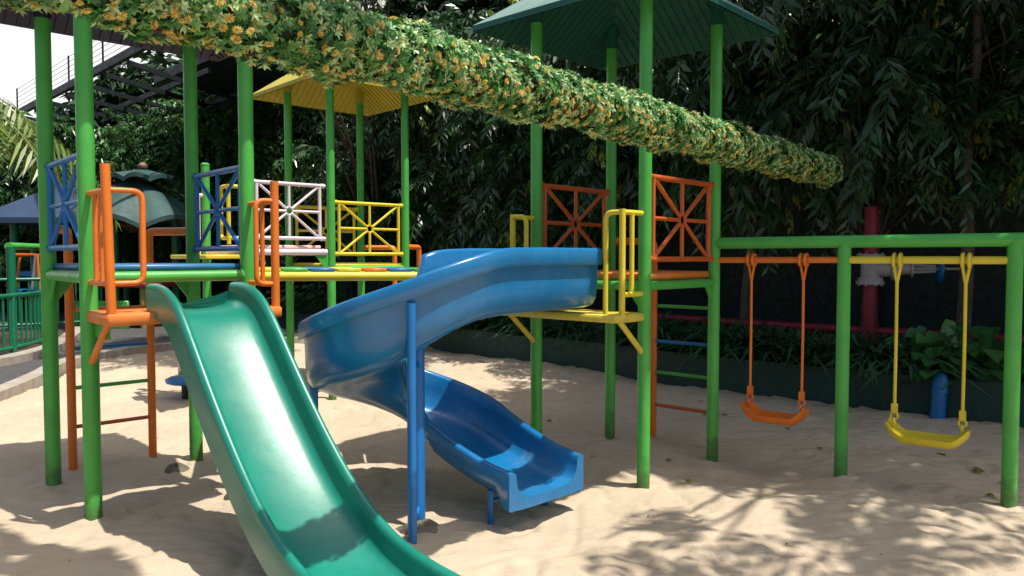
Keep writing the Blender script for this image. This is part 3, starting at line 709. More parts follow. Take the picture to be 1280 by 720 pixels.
def sprays(P, Dv, L, M_, ll, lw, droop=.5, hang=.5, jit=.25):
    """pinnate sprays: rachis from P along Dv drooping, M_ leaflets on both sides"""
    n = len(P); Dv = norm(Dv); L = np.asarray(L)
    down = np.array([0, 0, -1.]); t = (np.arange(M_)+.8)/M_
    cen = P[:, None]+Dv[:, None]*(L[:, None]*t)[..., None]+down*(droop*L[:, None]*t**2)[..., None]
    tan = norm(Dv[:, None]+down*(2*droop*t)[None, :, None]); sd = norm(np.cross(tan, np.array([0, 0, 1.])+rng.normal(0, .25, (n, 1, 3))))
    out = []
    for s_ in (-1, 1):
        d = tan*.62+sd*s_*.8+down*hang+rng.normal(0, jit, (n, M_, 3))
        nv = np.cross(d, tan)*s_+rng.normal(0, .3, (n, M_, 3))
        prof = np.sin(np.pi*(.15+.8*t))[None]*.55+.5
        out.append((cen.reshape(-1, 3), d.reshape(-1, 3), nv.reshape(-1, 3), (ll*prof*rng.uniform(.75, 1.2, (n, M_))).ravel(), (lw*prof*rng.uniform(.8, 1.2, (n, M_))).ravel()))
    Pq, Dq, Nq, Lq, Wq = (np.concatenate([o[i] for o in out]) for i in range(5))
    V, F = leaf_quads(Pq, Dq, Nq, Lq, Wq)
    # thin rachis
    k = 5; tt = np.linspace(0, 1, k); cr = P[:, None]+Dv[:, None]*(L[:, None]*tt)[..., None]+down*(droop*L[:, None]*tt**2)[..., None]
    w = norm(np.cross(Dv, np.array([.3, .2, 1.])))[:, None]*.0035
    RV = np.stack([cr-w, cr+w], 2).reshape(-1, 3); o = (np.arange(n)*k*2)[:, None, None]; j = np.arange(k-1)[None, :, None]*2
    RF = (o+j+np.array([0, 1, 3, 2])[None, None]).reshape(-1, 4)+len(V)
    return np.concatenate([V, RV]), np.concatenate([F, RF])
def clumps(centers, radii, per, L, M_, ll, lw, droop, hang, flat=.8):
    P = []; Dv = []
    for c, r in zip(centers, radii):
        k = max(3, int(per*r*r/.09)); d = norm(rng.normal(0, 1, (k, 3))*np.array([1, 1, flat])+np.array([0, 0, .1]))
        P.append(np.array(c)+d*r*rng.uniform(.2, .75, (k, 1))); Dv.append(d*np.array([1, 1, .7]))
    P = np.concatenate(P); Dv = np.concatenate(Dv)
    return sprays(P, Dv, rng.uniform(.7, 1.25, len(P))*L, M_, ll, lw, droop, hang)
def limb(mb, a, b, r0, r1, wob=.06, n=7):
    a = Vector(a); b = Vector(b); pts = []
    for i in range(n):
        t = i/(n-1); p = a.lerp(b, t); k = wob*math.sin(math.pi*t)
        pts.append(p+Vector((random.uniform(-k, k), random.uniform(-k, k), random.uniform(-k, k)*.4)))
    mb.tube(pts, r0, 10, True, r1); return pts
def tree(base, lean, height, cl, label, leaf='leaf', r0=.06, per=12, L=.34, M_=8, ll=.13, lw=.034, droop=.55, hang=.45, young=.06, group='trees behind the playground'):
    base = Vector(base); root = thing('tree', label, 'tree', tuple(base), group)
    top = base+Vector(lean)+UP*height; t = MB(); pts = limb(t, base-UP*.15, top, r0, r0*.4, .07, 9)
    for c, r in cl:
        if random.random() < .8:
            s_ = pts[random.randint(3, 8)]; limb(t, s_, Vector(c), r0*.28, r0*.08, .08, 6)
    t.obj('trunk', M['bark'], root)
    V, F = clumps([c for c, r in cl], [r for c, r in cl], per, L, M_, ll, lw, droop, hang)
    mi = np.zeros(len(F), int)
    cr = np_obj('crown', V, F, [M[leaf]], mi, root, tuple(base))
    if young:
        k = max(3, int(len(cl)*young*6)); cs = [cl[random.randrange(len(cl))] for _ in range(k)]
        cs = [((c[0]+random.uniform(-1, 1)*r, c[1]-abs(random.uniform(0, 1))*r, c[2]+random.uniform(-.7, .5)*r), .1) for c, r in cs]
        V, F = clumps([c for c, r in cs], [r for c, r in cs], 34, .13, 5, .085, .026, 1.1, 1.0)
        np_obj('young_foliage', V, F, [M['leaf_young']], None, root, tuple(base))
    return root
def cloud(cx, cy, cz, rx, ry, rz, n, r=(.25, .5)):
    out = []
    for _ in range(n):
        while True:
            p = (random.uniform(-1, 1), random.uniform(-1, 1), random.uniform(-1, 1))
            if p[0]**2+p[1]**2+p[2]**2 < 1: break
        out.append(((cx+p[0]*rx, cy+p[1]*ry, cz+p[2]*rz), random.uniform(*r)))
    return out

# ------------------------------------------------------------------ planter, fence, pipes
def ribbon_wall(poly, z0, z1, th, mat, parent, name):
    a = poly; b = offs(poly, -th) if th > 0 else offs(poly, -th); mb = MB(); n = len(a)
    vs = [(x, y, z1) for x, y in a]+[(x, y, z1) for x, y in b]+[(x, y, z0) for x, y in a]+[(x, y, z0) for x, y in b]; fs = []
    for i in range(n-1): fs += [(i, i+1, n+i+1, n+i), (i, 2*n+i, 2*n+i+1, i+1), (n+i, n+i+1, 3*n+i+1, 3*n+i)]
    fs += [(0, n, 3*n, 2*n), (n-1, 3*n-1, 4*n-1, 2*n-1)]
    return mb.add(vs, fs).obj(name, mat, parent, angle=25)
WL = [tuple(p)[:2] for p in smooth2(WALL, 5)]
pw = thing('planter_wall', 'low dark green painted wall holding the planting bed behind the sand', 'planter wall', (1.475, 5.78, 0))
ribbon_wall(WL, -.2, .235, -.09, M['planter'], pw, 'wall')
ribbon_wall(offs(WL, -.008), .235, .252, -.106, M['planter'], pw, 'coping')
bed = offs(WL, .085); back = offs(WL, 1.7)
kind(strip('planting_soil', M['soil'], bed, back, -.1, .2), 'structure')
FB = offs(WL, 1.55)
fe = thing('sheet_fence', 'tall dark green metal sheet fence behind the planting bed', 'fence', (2.5, 6.8, 0))
# corrugated sheets: the line gets a small zigzag
zz = []
for i in range(len(FB)-1):
    a, b = Vector(FB[i]), Vector(FB[i+1]); n = max(2, int((b-a).length/.06)); nr = Vector((-(b-a).y, (b-a).x)).normalized()
    for k in range(n): q = a.lerp(b, k/n)+nr*(.012 if k % 2 else 0); zz.append((q.x, q.y))
ribbon_wall(zz, -.1, 2.9, -.02, M['fence_dark'], fe, 'sheet')
for i in range(2, len(FB)-1, 5):
    p = FB[i]; MB().box((p[0]-.03, p[1]-.03, 1.4), (1, 0, 0), (0, 1, 0), UP, .03, .03, 1.5).obj('fence_post', M['fence_dark'], fe)
MB().tube([(x, y, 1.9) for x, y in offs(FB, -.05)], .02, 8).obj('fence_rail', M['fence_dark'], fe)
# red pipe with valve
RP = offs(WL, .62); rpz = .46
pipe_root = thing('red_pipe', 'dark red water pipe running low behind the plants with an upright riser', 'pipe', (RP[33][0], RP[33][1], 0))
def on_line(poly, px):
    k = (px-640)/960
    for i in range(len(poly)-1):
        a, b = Vector((*poly[i], 0)), Vector((*poly[i+1], 0)); d = b-a; den = d.x-k*d.y
        if abs(den) < 1e-9: continue
        t = (k*a.y-a.x)/den
        if 0 <= t <= 1 and (a+d*t).y > 0: return a+d*t
rv = on_line(RP, 1088)
MB().tube([(x, y, rpz) for x, y in RP[24:]], .034, 16).obj('main_run', M['red_pipe'], pipe_root)
MB().tube([V3(rv, .2), V3(rv, .8)], .05, 18).obj('riser', M['red_pipe'], pipe_root)
MB().tube([V3(rv, 1.02), V3(rv, 1.36)], .05, 18).obj('riser', M['red_pipe'], pipe_root)
MB().tube([V3(rv, .455), V3(rv, .49)], .075, 18).obj('flange', M['red_pipe'], pipe_root)
ax = Vector((.94, -.34, 0)).normalized()
va = thing('gate_valve', 'grey flanged gate valve with a blue handwheel on the red riser pipe', 'valve', tuple(V3(rv, .8)))
b_ = MB()
for z0, z1, r in ((.80, .825, .095), (.995, 1.02, .095), (.825, .85, .085), (.97, .995, .085), (.85, .97, .066)): b_.tube([V3(rv, z0), V3(rv, z1)], r, 22)
zc = .915
b_.tube([V3(rv, zc), V3(rv, zc)+ax*.14], .062, 18).tube([V3(rv, zc)+ax*.135, V3(rv, zc)+ax*.155], .085, 18).tube([V3(rv, zc)+ax*.158, V3(rv, zc)+ax*.178], .085, 18)
b_.tube([V3(rv, zc)+ax*.178, V3(rv, zc)+ax*.26], .045, 16).tube([V3(rv, zc)+ax*.26, V3(rv, zc)+ax*.275], .06, 12)
for k in (-1, 1): b_.tube([V3(rv, zc+.025*k)+ax*.275, V3(rv, zc+.018*k)+ax*.42], .011, 8)
for k in range(8):
    th = k*math.pi/4; e = Vector((math.cos(th)*.08, math.sin(th)*.08, 0)); b_.tube([V3(rv+e, .79), V3(rv+e, .84)], .008, 6); b_.tube([V3(rv+e, .985), V3(rv+e, 1.03)], .008, 6)
b_.obj('valve_body', M['steel'], va)
MB().tube([V3(rv, zc)+ax*.26, V3(rv, zc)+ax*.64], .010, 10).obj('stem', M['steel'], va)
hw = MB().torus(V3(rv, zc)+ax*.45, ax, .088, .011, 26, 8); hc = V3(rv, zc)+ax*.45; pr_ = ax.cross(UP)
hw.tube([hc-ax*.015, hc+ax*.015], .022, 12)
for k in range(4):
    th = k*math.pi/2+.4; hw.tube([hc, hc+(UP*math.cos(th)+pr_*math.sin(th))*.088], .007, 8)
hw.obj('handwheel', M['blue'], va)
# blue pipe stub in the planter face
bp = on_line(offs(WL, -.06), 1176)
st = MB(); prof = [(.042, 0), (.042, .17), (.048, .172), (.048, .185), (.045, .19), (.045, .235), (.041, .262), (.03, .283), (.012, .293), (.001, .294)]
st.lathe(V3(bp, .0), [(r, z-.04 if z == 0 else z) for r, z in prof], 22, (.055, .02, 1))
tag(st.obj('drain_pipe', M['blue'], None, (bp.x, bp.y, 0)), 'short upright blue pipe with domed cap against the dark green planter wall', 'pipe')

# ------------------------------------------------------------------ plants
def strap_plant(n=70, h=.34, w=.022):
    P = np.zeros((n, 3)); P[:, :2] = rng.normal(0, .05, (n, 2)); az = rng.uniform(0, 2*np.pi, n); Vv = []; Ff = []
    L = rng.uniform(.6, 1.1, n)*h*1.25; el = rng.uniform(.6, 1.35, n); k = 6; t = np.linspace(0, 1, k)
    dx = np.cos(az)*np.cos(el); dy = np.sin(az)*np.cos(el); dz = np.sin(el)
    cx = P[:, 0:1]+dx[:, None]*L[:, None]*t*(1+.5*t); cy = P[:, 1:2]+dy[:, None]*L[:, None]*t*(1+.5*t); cz = dz[:, None]*L[:, None]*t-(.55*L[:, None])*t**2.4+.0
    ww = w*np.sin(np.pi*np.clip(t*.9+.1, 0, 1))**.6; ww[-1] = .001
    sx, sy = -np.sin(az), np.cos(az)
    a = np.stack([cx-sx[:, None]*ww*.5, cy-sy[:, None]*ww*.5, cz], -1); b = np.stack([cx+sx[:, None]*ww*.5, cy+sy[:, None]*ww*.5, cz], -1)
    V = np.stack([a, b], 2).reshape(-1, 3); o = (np.arange(n)*k*2)[:, None, None]; j = np.arange(k-1)[None, :, None]*2
    F = (o+j+np.array([0, 1, 3, 2])).reshape(-1, 4); return V, F
protos = []
for i in range(3):
    V, F = strap_plant(130, (.5, .44, .56)[i], .026); o = np_obj('strap_leaf_plant', V, F, [M['leaf_shrub']]); protos.append(o); o.scale = (1, 1, 1)
LB = 'dark strap leaved plant growing in a row in the planter'
pos = []; n_s = 0
dist = 0; pts_b = [Vector((*p, 0)) for p in offs(WL, .3)]
px_list = [425, 452, 480, 508, 536, 660, 690, 712, 738, 765, 790, 818, 845, 870, 902, 928, 952, 978, 1000, 1024, 1046, 1075, 1100, 1124, 1146]
for i, px in enumerate(px_list):
    q = on_line(offs(WL, random.uniform(.2, .42)), px)
    if q is None: continue
    o = protos[i] if i < 3 else protos[i % 3].copy()
    if i >= 3: COL.objects.link(o)
    o.location = (q.x, q.y, .2); o.rotation_euler = (0, 0, random.uniform(0, 6.28)); s_ = random.uniform(.8, 1.1); o.scale = (s_, s_, s_*random.uniform(.85, 1.1))
    tag(o, LB, 'plant', 'strap leaved plants along the planter')
def broad_plant(name, c, spread, n, ll, lw, label, mat, trail=.0, fwd=(0, -1, 0)):
    root = thing(name, label, 'plant', c); P = np.zeros((n, 3)); u = rng.uniform(-1, 1, (n, 3))
    P = np.array(c)+u*np.array(spread); P[:, 2] = c[2]+np.abs(u[:, 2])*spread[2]*(1-.5*u[:, 0]**2)
    k = rng.random(n) < trail; f = np.array(fwd); u[k, 0] = np.abs(u[k, 0])*.6+.4; P[k] = np.array(c)+f*.3+u[k]*np.array([spread[0]*.8, .04, .1])+np.array([0, 0, -.06])
    d = norm(u*np.array([1, 1, .2])+f*.9+np.array([0, 0, -.35])); nv = norm(np.array([0, 0, 1.])+f*.5+rng.normal(0, .35, (n, 3)))
    V, F = leaf_hex(P, d, nv, rng.uniform(.6, 1.15, n)*ll, rng.uniform(.7, 1.1, n)*lw)
    np_obj('foliage', V, F, [mat], None, root, c, smooth=True)
    s_ = MB()
    for i in range(0, n, max(1, n//50)): s_.tube([Vector(c), (Vector(c)+Vector(P[i]))/2+UP*.04, Vector(P[i])], .006, 5)
    s_.obj('stem', M['leaf_shrub'], root); return root
q = on_line(offs(WL, .34), 1208); nw = Vector((-.68, -.73, 0))
broad_plant('climbing_pothos', (q.x, q.y, .22), (.36, .24, .36), 240, .15, .105, 'broad leaved climbing plant spilling over the planter wall behind the yellow swing', M['leaf_pothos'], .12, tuple(nw))
q = on_line(offs(WL, .25), 600)
broad_plant('leafy_shrub', (q.x, q.y, .2), (.55, .3, .5), 420, .15, .085, 'broad leaved green shrub under the blue spiral slide at the planter wall', M['leaf_pothos'], .12, tuple(nw))
q = on_line(offs(WL, .3), 395)
broad_plant('fern_shrub', (q.x, q.y, .2), (.6, .3, .45), 420, .16, .06, 'fine leaved shrub under the yellow walkway beam', M['leaf'], .05, tuple(nw))

# ------------------------------------------------------------------ trees
def bl(px, off): q = on_line(offs(WL, off), px); return (q.x, q.y)
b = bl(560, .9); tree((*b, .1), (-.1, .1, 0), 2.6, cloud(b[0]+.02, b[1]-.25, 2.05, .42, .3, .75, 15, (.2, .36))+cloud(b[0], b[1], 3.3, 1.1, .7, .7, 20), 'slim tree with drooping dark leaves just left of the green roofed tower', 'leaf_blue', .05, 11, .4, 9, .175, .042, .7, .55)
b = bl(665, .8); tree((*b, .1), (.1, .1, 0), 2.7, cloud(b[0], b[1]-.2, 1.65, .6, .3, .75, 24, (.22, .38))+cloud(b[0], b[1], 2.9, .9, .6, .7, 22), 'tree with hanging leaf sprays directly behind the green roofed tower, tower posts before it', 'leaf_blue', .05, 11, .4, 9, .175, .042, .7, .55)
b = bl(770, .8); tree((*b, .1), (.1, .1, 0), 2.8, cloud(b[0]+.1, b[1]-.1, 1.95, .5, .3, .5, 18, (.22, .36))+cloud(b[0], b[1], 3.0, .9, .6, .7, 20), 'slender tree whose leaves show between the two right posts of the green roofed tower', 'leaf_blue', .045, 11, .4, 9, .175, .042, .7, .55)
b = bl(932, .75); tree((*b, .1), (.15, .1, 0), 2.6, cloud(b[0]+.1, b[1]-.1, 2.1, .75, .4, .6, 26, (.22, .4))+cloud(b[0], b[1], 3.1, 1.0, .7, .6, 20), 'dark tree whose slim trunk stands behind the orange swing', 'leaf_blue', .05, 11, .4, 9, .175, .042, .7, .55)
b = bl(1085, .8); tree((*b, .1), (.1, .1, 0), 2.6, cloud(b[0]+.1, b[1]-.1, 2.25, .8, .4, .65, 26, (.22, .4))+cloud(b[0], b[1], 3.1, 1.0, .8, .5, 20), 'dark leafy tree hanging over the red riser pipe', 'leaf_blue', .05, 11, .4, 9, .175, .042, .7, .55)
b = bl(1200, .55); tree((*b, .1), (.16, .1, 0), 3.0, cloud(b[0]+.25, b[1]+.1, 2.2, .6, .5, .6, 16, (.22, .4)), 'leaning pale trunked tree behind the yellow swing', 'leaf', .052)
# big shade tree to the right, crown over the swings
shade = tree((3.9, 4.9, .1), (-.5, -.6, 0), 4.0, cloud(3.25, 3.62, 4.3, 1.5, 1.22, .5, 82, (.32, .5))+cloud(2.2, 4.3, 4.3, .6, .95, .4, 26, (.3, .45))+cloud(4.9, 4.2, 4.2, 1.5, 1.6, .7, 30, (.35, .5))
     +cloud(2.9, 1.95, 4.2, 1.3, .34, .3, 14, (.08, .16)), 'spreading shade tree right of the frame whose crown covers the swings', 'leaf', .11, 13, .34, 8, .15, .05)
tw = [((x+.38*4.1-.13, y-.12-.18*4.1, 4.1), q*.8) for x, y, q in ((-2.1, 2.95, .1), (-1.9, 2.84, .11), (-1.7, 2.74, .11), (-1.5, 2.64, .12), (-1.33, 2.56, .12), (-1.2, 2.44, .11), (-1.08, 2.3, .11), (-1.3, 2.44, .1), (-.98, 2.16, .11), (-.88, 2.0, .12), (-1.05, 2.05, .1))]  # unseen leaf clumps added to cast shade on the sand at lower left
V, F = clumps([c for c, q in tw], [q for c, q in tw], 420, .1, 6, .07, .034, .4, .3); np_obj('crown', V, F, [M['leaf']], None, shade, (3.9, 4.9, .1))
# left side trees
tree((-1.9, 11.0, 0), (.1, .2, 0), 3.0, cloud(-1.7, 10.6, 2.3, 1.0, .6, 1.1, 34, (.3, .5))+cloud(-1.9, 7.5, 4.3, .9, 1.1, .3, 30, (.3, .45))+cloud(-1.8, 11.4, 3.4, 1.2, .8, .8, 22), 'tree with long drooping leaves behind the yellow pyramid roof', 'leaf_blue', .07)  # high clumps reaching forward are unseen, added to shade the path
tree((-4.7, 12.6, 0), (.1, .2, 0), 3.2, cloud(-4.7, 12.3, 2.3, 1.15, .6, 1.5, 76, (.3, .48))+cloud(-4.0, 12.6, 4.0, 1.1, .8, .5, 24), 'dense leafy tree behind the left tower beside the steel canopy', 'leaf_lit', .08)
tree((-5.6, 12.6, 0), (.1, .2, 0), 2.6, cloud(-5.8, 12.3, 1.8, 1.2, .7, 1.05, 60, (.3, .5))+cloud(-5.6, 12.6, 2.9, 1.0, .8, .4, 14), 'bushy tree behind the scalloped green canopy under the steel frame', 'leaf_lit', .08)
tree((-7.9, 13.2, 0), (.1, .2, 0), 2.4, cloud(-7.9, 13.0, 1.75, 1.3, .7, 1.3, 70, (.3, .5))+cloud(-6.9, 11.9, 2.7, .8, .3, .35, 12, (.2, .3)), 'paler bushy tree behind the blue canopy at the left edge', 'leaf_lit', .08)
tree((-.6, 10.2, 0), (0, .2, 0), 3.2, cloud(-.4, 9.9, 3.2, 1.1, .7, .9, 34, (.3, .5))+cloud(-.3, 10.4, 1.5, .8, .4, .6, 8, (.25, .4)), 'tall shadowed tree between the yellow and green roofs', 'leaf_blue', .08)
for (x, y, h, lab) in ((1.8, 9.6, 4.3, 'tall background tree rising above the green pyramid roof'), (4.6, 8.2, 4.3, 'tall dark background tree at the upper right behind the fence'), (-1.0, 12.6, 4.6, 'tall background tree above the flower garland in the middle')):
    tree((x, y, 0), (.1, .2, 0), h, cloud(x, y, h*.68, 1.7, 1.0, 1.35, 60, (.35, .6)), lab, 'leaf', .11, 11, .42, 8, .19, .06)
# wood behind everything
wc = []
for _ in range(520):
    x = random.uniform(-9.4, 10) if _ < 420 else random.uniform(-8.9, -5.5); hmax = np.interp(x, [-9.4, -8.7, -8.0, -7.3, -6.5, -5.2, -3, 0, 10], [2.2, 2.9, 3.4, 3.95, 4.5, 5.2, 6, 7, 7.5]); wc.append(((x, random.uniform(13.6, 15.2) - max(0, x-2)*.45, random.uniform(.2, hmax)), random.uniform(.5, .8)))
V, F = clumps([c for c, r in wc], [r for c, r in wc], 5, .6, 7, .3, .1, .5, .45)
kind(np_obj('woodland', V, F, [M['leaf_wood']], None), 'stuff')
# palm at the left edge
def palm(base, h, n, L, label):
    root = thing('palm_tree', label, 'palm', base); top = Vector(base)+UP*h; t = MB(); t.tube([Vector(base)-UP*.2, Vector(base)+UP*h*.5+Vector((.04, 0, 0)), top], .09, 12, True, .06); t.obj('trunk', M['bark'], root)
    for i in range(n):
        az = 2*math.pi*i/n+random.uniform(-.2, .2); el = random.uniform(.15, 1.0); k = 22; tt = np.linspace(0, 1, k)
        d = np.array([math.cos(az)*math.cos(el), math.sin(az)*math.cos(el), math.sin(el)])
        c = np.array(top)+d*L*tt[:, None]+np.array([0, 0, -1.])*(.85*L*tt**2)[:, None]
        tan = norm(np.gradient(c, axis=0)); sd = norm(np.cross(tan, [0, 0, 1.])); Vs = []; Fs = []; o = 0
        cc = np.repeat(c, 2, 0)
        for s_ in (-1, 1):
            dv = tan*.5+sd*s_*.8+np.array([0, 0, -.55]); nv = np.cross(dv, tan)*s_
            V, F = leaf_quads(c, dv+rng.normal(0, .06, dv.shape), nv, L*.42*np.sin(np.pi*(.12+.82*tt))**.7, np.full(k, .035), .1, .35)
            Vs.append(V); Fs.append(F+o); o += len(V)
        w = sd*.012; RV = np.stack([c-w, c+w], 1).reshape(-1, 3); j = np.arange(k-1)[:, None]*2; Fs.append((j+np.array([0, 1, 3, 2]))+o); Vs.append(RV)
        np_obj('frond', np.concatenate(Vs), np.concatenate(Fs), [M['leaf_palm']], None, root, base)
    return root
palm((-5.5, 7.6, 0), 2.3, 19, 1.45, 'pale green palm with drooping fronds at the left edge')
# ------------------------------------------------------------------ garland
def garland_mesh(a, b, rad, nl, npale, nf, nr, root, origin, suffix=''):
    a = np.array(a); b = np.array(b); ax_ = (b-a); L = np.linalg.norm(ax_); ax_ = ax_/L
    e1 = norm(np.cross(ax_, [0, 0, 1.])); e2 = np.cross(e1, ax_)
    def sc(n, lo=.75, hi=1.0, bias=0.0, endpad=0):
        t = rng.uniform(0, L, n); th = rng.uniform(0, 2*np.pi, n)
        if bias: k = rng.random(n) < bias; th[k] = rng.uniform(np.pi*.95, np.pi*2.05, k.sum())
        rr = rad*rng.uniform(lo, hi, n)*(1+.09*np.sin(t*9+1.3)*np.cos(th*2)+.09*np.sin(t*17+th*3)+.08*np.sin(t*31+2*th)+.05*np.sin(t*61-th*2))
        taper = np.clip((L-t)/.18, 0, 1)**.5; rr = rr*(.25+.75*taper)
        dr = np.cos(th)[:, None]*e1+np.sin(th)[:, None]*e2
        return a+ax_*t[:, None]+dr*rr[:, None], dr
    core = MB().tube([Vector(a+ax_*x) for x in np.linspace(0, L-.1, 24)], rad*.72, 16); 
    core.obj('vine_core', M['garland_core'], root, origin)
    def rosette(n, k, ll, lw, lo, hi, mats, name, tilt=.75, hexa=False):
        P, dr = sc(n, lo, hi); tw = norm(np.cross(dr, rng.normal(0, 1, (n, 3)))); tw2 = np.cross(dr, tw); Ps = []; Ds = []; Ns = []
        for i in range(k):
            th = 2*np.pi*i/k+rng.uniform(-.3, .3, n); out = np.cos(th)[:, None]*tw+np.sin(th)[:, None]*tw2
            d = out+dr*rng.uniform(.15, tilt, (n, 1))+np.array([0, 0, -.12]); Ps.append(P); Ds.append(d); Ns.append(dr-out*.35)
        P = np.concatenate(Ps); Dd = np.concatenate(Ds); N = np.concatenate(Ns)
        V, F = leaf_quads(P, Dd, N, rng.uniform(.7, 1.25, len(P))*ll, rng.uniform(.8, 1.2, len(P))*lw, .16, .5)
        o = np_obj(name, V, F, mats, None, root, origin); kind(o, 'stuff'); return o
    rosette(nl, 7, .0188, .0072, .6, 1.0, [M['garland_leaf']], 'foliage')
    rosette(npale, 6, .0165, .0064, .84, 1.05, [M['garland_pale']], 'pale_foliage', 1.2)
    def flowers(n, r, mat, name, lo=.94, hi=1.06):
        P, dr = sc(n, lo, hi, .55); dr = norm(dr+rng.normal(0, .3, dr.shape)); tw = norm(np.cross(dr, rng.normal(0, 1, (n, 3)))); tw2 = np.cross(dr, tw); Ps = []; Ds = []; Ns = []; Ls = []
        sz_ = rng.uniform(.7, 1.25, n)
        for ring, (k, tl, f) in enumerate(((11, .25, 1), (8, .8, .72), (5, 2.2, .5))):
            for i in range(k):
                th = 2*np.pi*i/k+ring*.4; out = np.cos(th)*tw+np.sin(th)*tw2; Ps.append(P); Ds.append(out+dr*tl); Ns.append(dr-out*tl); Ls.append(sz_*r*f)
        P = np.concatenate(Ps); Ll = np.concatenate(Ls)
        V, F = leaf_quads(P, np.concatenate(Ds), np.concatenate(Ns), Ll, Ll*.36, .12, .6)
        kind(np_obj(name, V, F, [mat], None, root, origin), 'stuff')
    flowers(nf, .0098, M['petal'], 'yellow_blossom'); flowers(nr, .0135, M['petal_red'], 'red_blossom', .8, .95)
gd = norm(np.array([.636, .772, 0])); gk = .844; g0 = np.array([-.74*gk, 1.62*gk, 1+.551*gk])-gd*.8; g1 = np.array([.975*gk, 3.7*gk, 1+.551*gk])+gd*1.55
GA = thing('flower_garland', 'long leafy garland dotted with yellow flowers stretched across above the play towers', 'garland', (float(g0[0]), float(g0[1]), 1.56))
garland_mesh(g0, g1, .0755, 10500, 3300, 2200, 260, GA, (float(g0[0]), float(g0[1]), 1.56))
# ------------------------------------------------------------------ left background
def railing(name, poly, zb, zt, label, step=.105):
    root = thing(name, label, 'railing', (*poly[len(poly)//2], 0)); P = [Vector((*p, 0)) for p in poly]
    MB().tube([V3(p, zt) for p in P], .022, 10).obj('top_rail', M['green_dark'], root)
    MB().tube([V3(p, zb+.06) for p in P], .017, 10).obj('bottom_rail', M['green_dark'], root)
    o0 = None; acc = 0; k = 0
    for i in range(len(P)-1):
        seg = (P[i+1]-P[i]); ln = seg.length
        while acc < ln:
            q = P[i]+seg*(acc/ln)
            if o0 is None:
                o0 = MB().tube([(q.x, q.y, zb+.05), (q.x, q.y, (zb+zt)/2), (q.x, q.y, zt)], .0105, 8).obj('baluster', M['green_dark'], root); q0_ = q.copy()
            else:
                o = o0.copy(); COL.objects.link(o); o.parent = root; o.location = (q.x-q0_.x, q.y-q0_.y, 0)
            acc += step; k += 1
        acc -= ln
    for i in range(0, len(P), 5): MB().tube([V3(P[i], -.05), V3(P[i], zt+.01)], .026, 10).obj('rail_post', M['green_dark'], root)
    return root
railing('metal_railing', FENCE_L[:22], .1, .64, 'curved green metal railing beside the path at the left edge')
railing('metal_railing', [tuple(p)[:2] for p in smooth2([(-7.6, 9.6), (-6.6, 9.2), (-5.9, 9.6), (-5.2, 10.4)])], .1, .72, 'short straight green railing behind the curved one')
def far(px, y, d): return Vector(((px-640)/960*d, d, 1+(321-y)/960*d))
# far swing frame
d0 = 9.4
fs_ = thing('swing_set', 'small distant green swing frame with orange bar at the left edge', 'swing frame', tuple(V3(far(14, 350, d0), 0)))
for px in (14, 44, 62): p = far(px, 310, d0+(px-14)*.03); MB().tube([V3(p, 0), V3(p, 1.12)], .05, 12).obj('post', M['green_dark'], fs_)
p, q = far(11, 307, d0), far(66, 307, d0+1.4); MB().tube([V3(p, 1.13), V3(q, 1.13)], .045, 12).obj('top_beam', M['green'], fs_)
p, q = far(15, 315, d0), far(64, 316, d0+1.4); MB().tube([V3(p, 1.02), V3(q, 1.02)], .026, 10).obj('hanging_bar', M['orange_red'], fs_)
for i, (px, c) in enumerate(((26, 'orange'), (45, 'purple'))):
    p = far(px, 320, d0+.6); r_ = thing('swing', ('tiny distant swing with orange hangers on the small frame', 'tiny distant swing with mauve hangers on the small frame')[i], 'swing', tuple(V3(p, .55)))
    MB().tube([V3(p, 1.02), V3(p+Vector((-.06, 0, 0)), .58)], .018, 8).tube([V3(p+Vector((.22, 0, 0)), 1.02), V3(p+Vector((.24, 0, 0)), .58)], .018, 8).obj('rope', M[c], r_)
    MB().bbox(V3(p+Vector((.1, 0, 0)), .55), (1, 0, 0), (0, 1, 0), UP, .22, .12, .03, .01).obj('seat', M['blue'], r_)
# scalloped canopy tower
def canopy(mb_top, mb_un, c, r, zr, rise, n, drop, seg=8):
    # n lobed panels, each arching down between ribs
    N = n*seg; rings = [0, .25, .5, .75, 1]
    def pt(k, f, off=0):
        th = 2*math.pi*k/N; ph = (k % seg)/seg; lobe = math.sin(math.pi*ph)
        return (c[0]+math.cos(th)*r*f*(1-.06*(1-lobe)), c[1]+math.sin(th)*r*f*(1-.06*(1-lobe)), zr+rise*(1-f**1.25)+(lobe-.6)*drop*f*f-off)
    for mb, off in ((mb_top, 0), (mb_un, .035)):
        vs = [pt(k, f, off) for f in rings for k in range(N)]; fs = []
        for i in range(len(rings)-1):
            for k in range(N): fs.append((i*N+k, i*N+(k+1) % N, (i+1)*N+(k+1) % N, (i+1)*N+k))
        if off == 0:
            o = len(vs); vs += [pt(k, 1.0, .06) for k in range(N)]; m = (len(rings)-1)*N
            for k in range(N): fs.append((m+k, m+(k+1) % N, o+(k+1) % N, o+k))
        mb.add(vs, fs)
ct = far(172, 300, 10.6); ct = Vector((ct.x, ct.y, 0))
cn = thing('canopy_tower', 'far play tower under a two tiered scalloped green canopy with brown lining', 'play tower', tuple(ct))
t_, u_ = MB(), MB(); canopy(t_, u_, ct, .86, 1.5, .62, 6, .15); u_.obj('lining', M['brown_under'], t_.obj('canopy', M['teal_canopy'], cn))
t_, u_ = MB(), MB(); canopy(t_, u_, ct+Vector((.1, 0, 0)), .4, 2.1, .1, 7, .06); u_.obj('lining', M['teal_canopy'], t_.obj('canopy', M['teal_canopy'], cn))
MB().lathe(V3(ct+Vector((.1, 0, 0)), 2.2), [(.03, 0), (.06, .02), (.065, .05), (.03, .09), (.002, .1)], 16).obj('finial', M['brown_under'], cn)
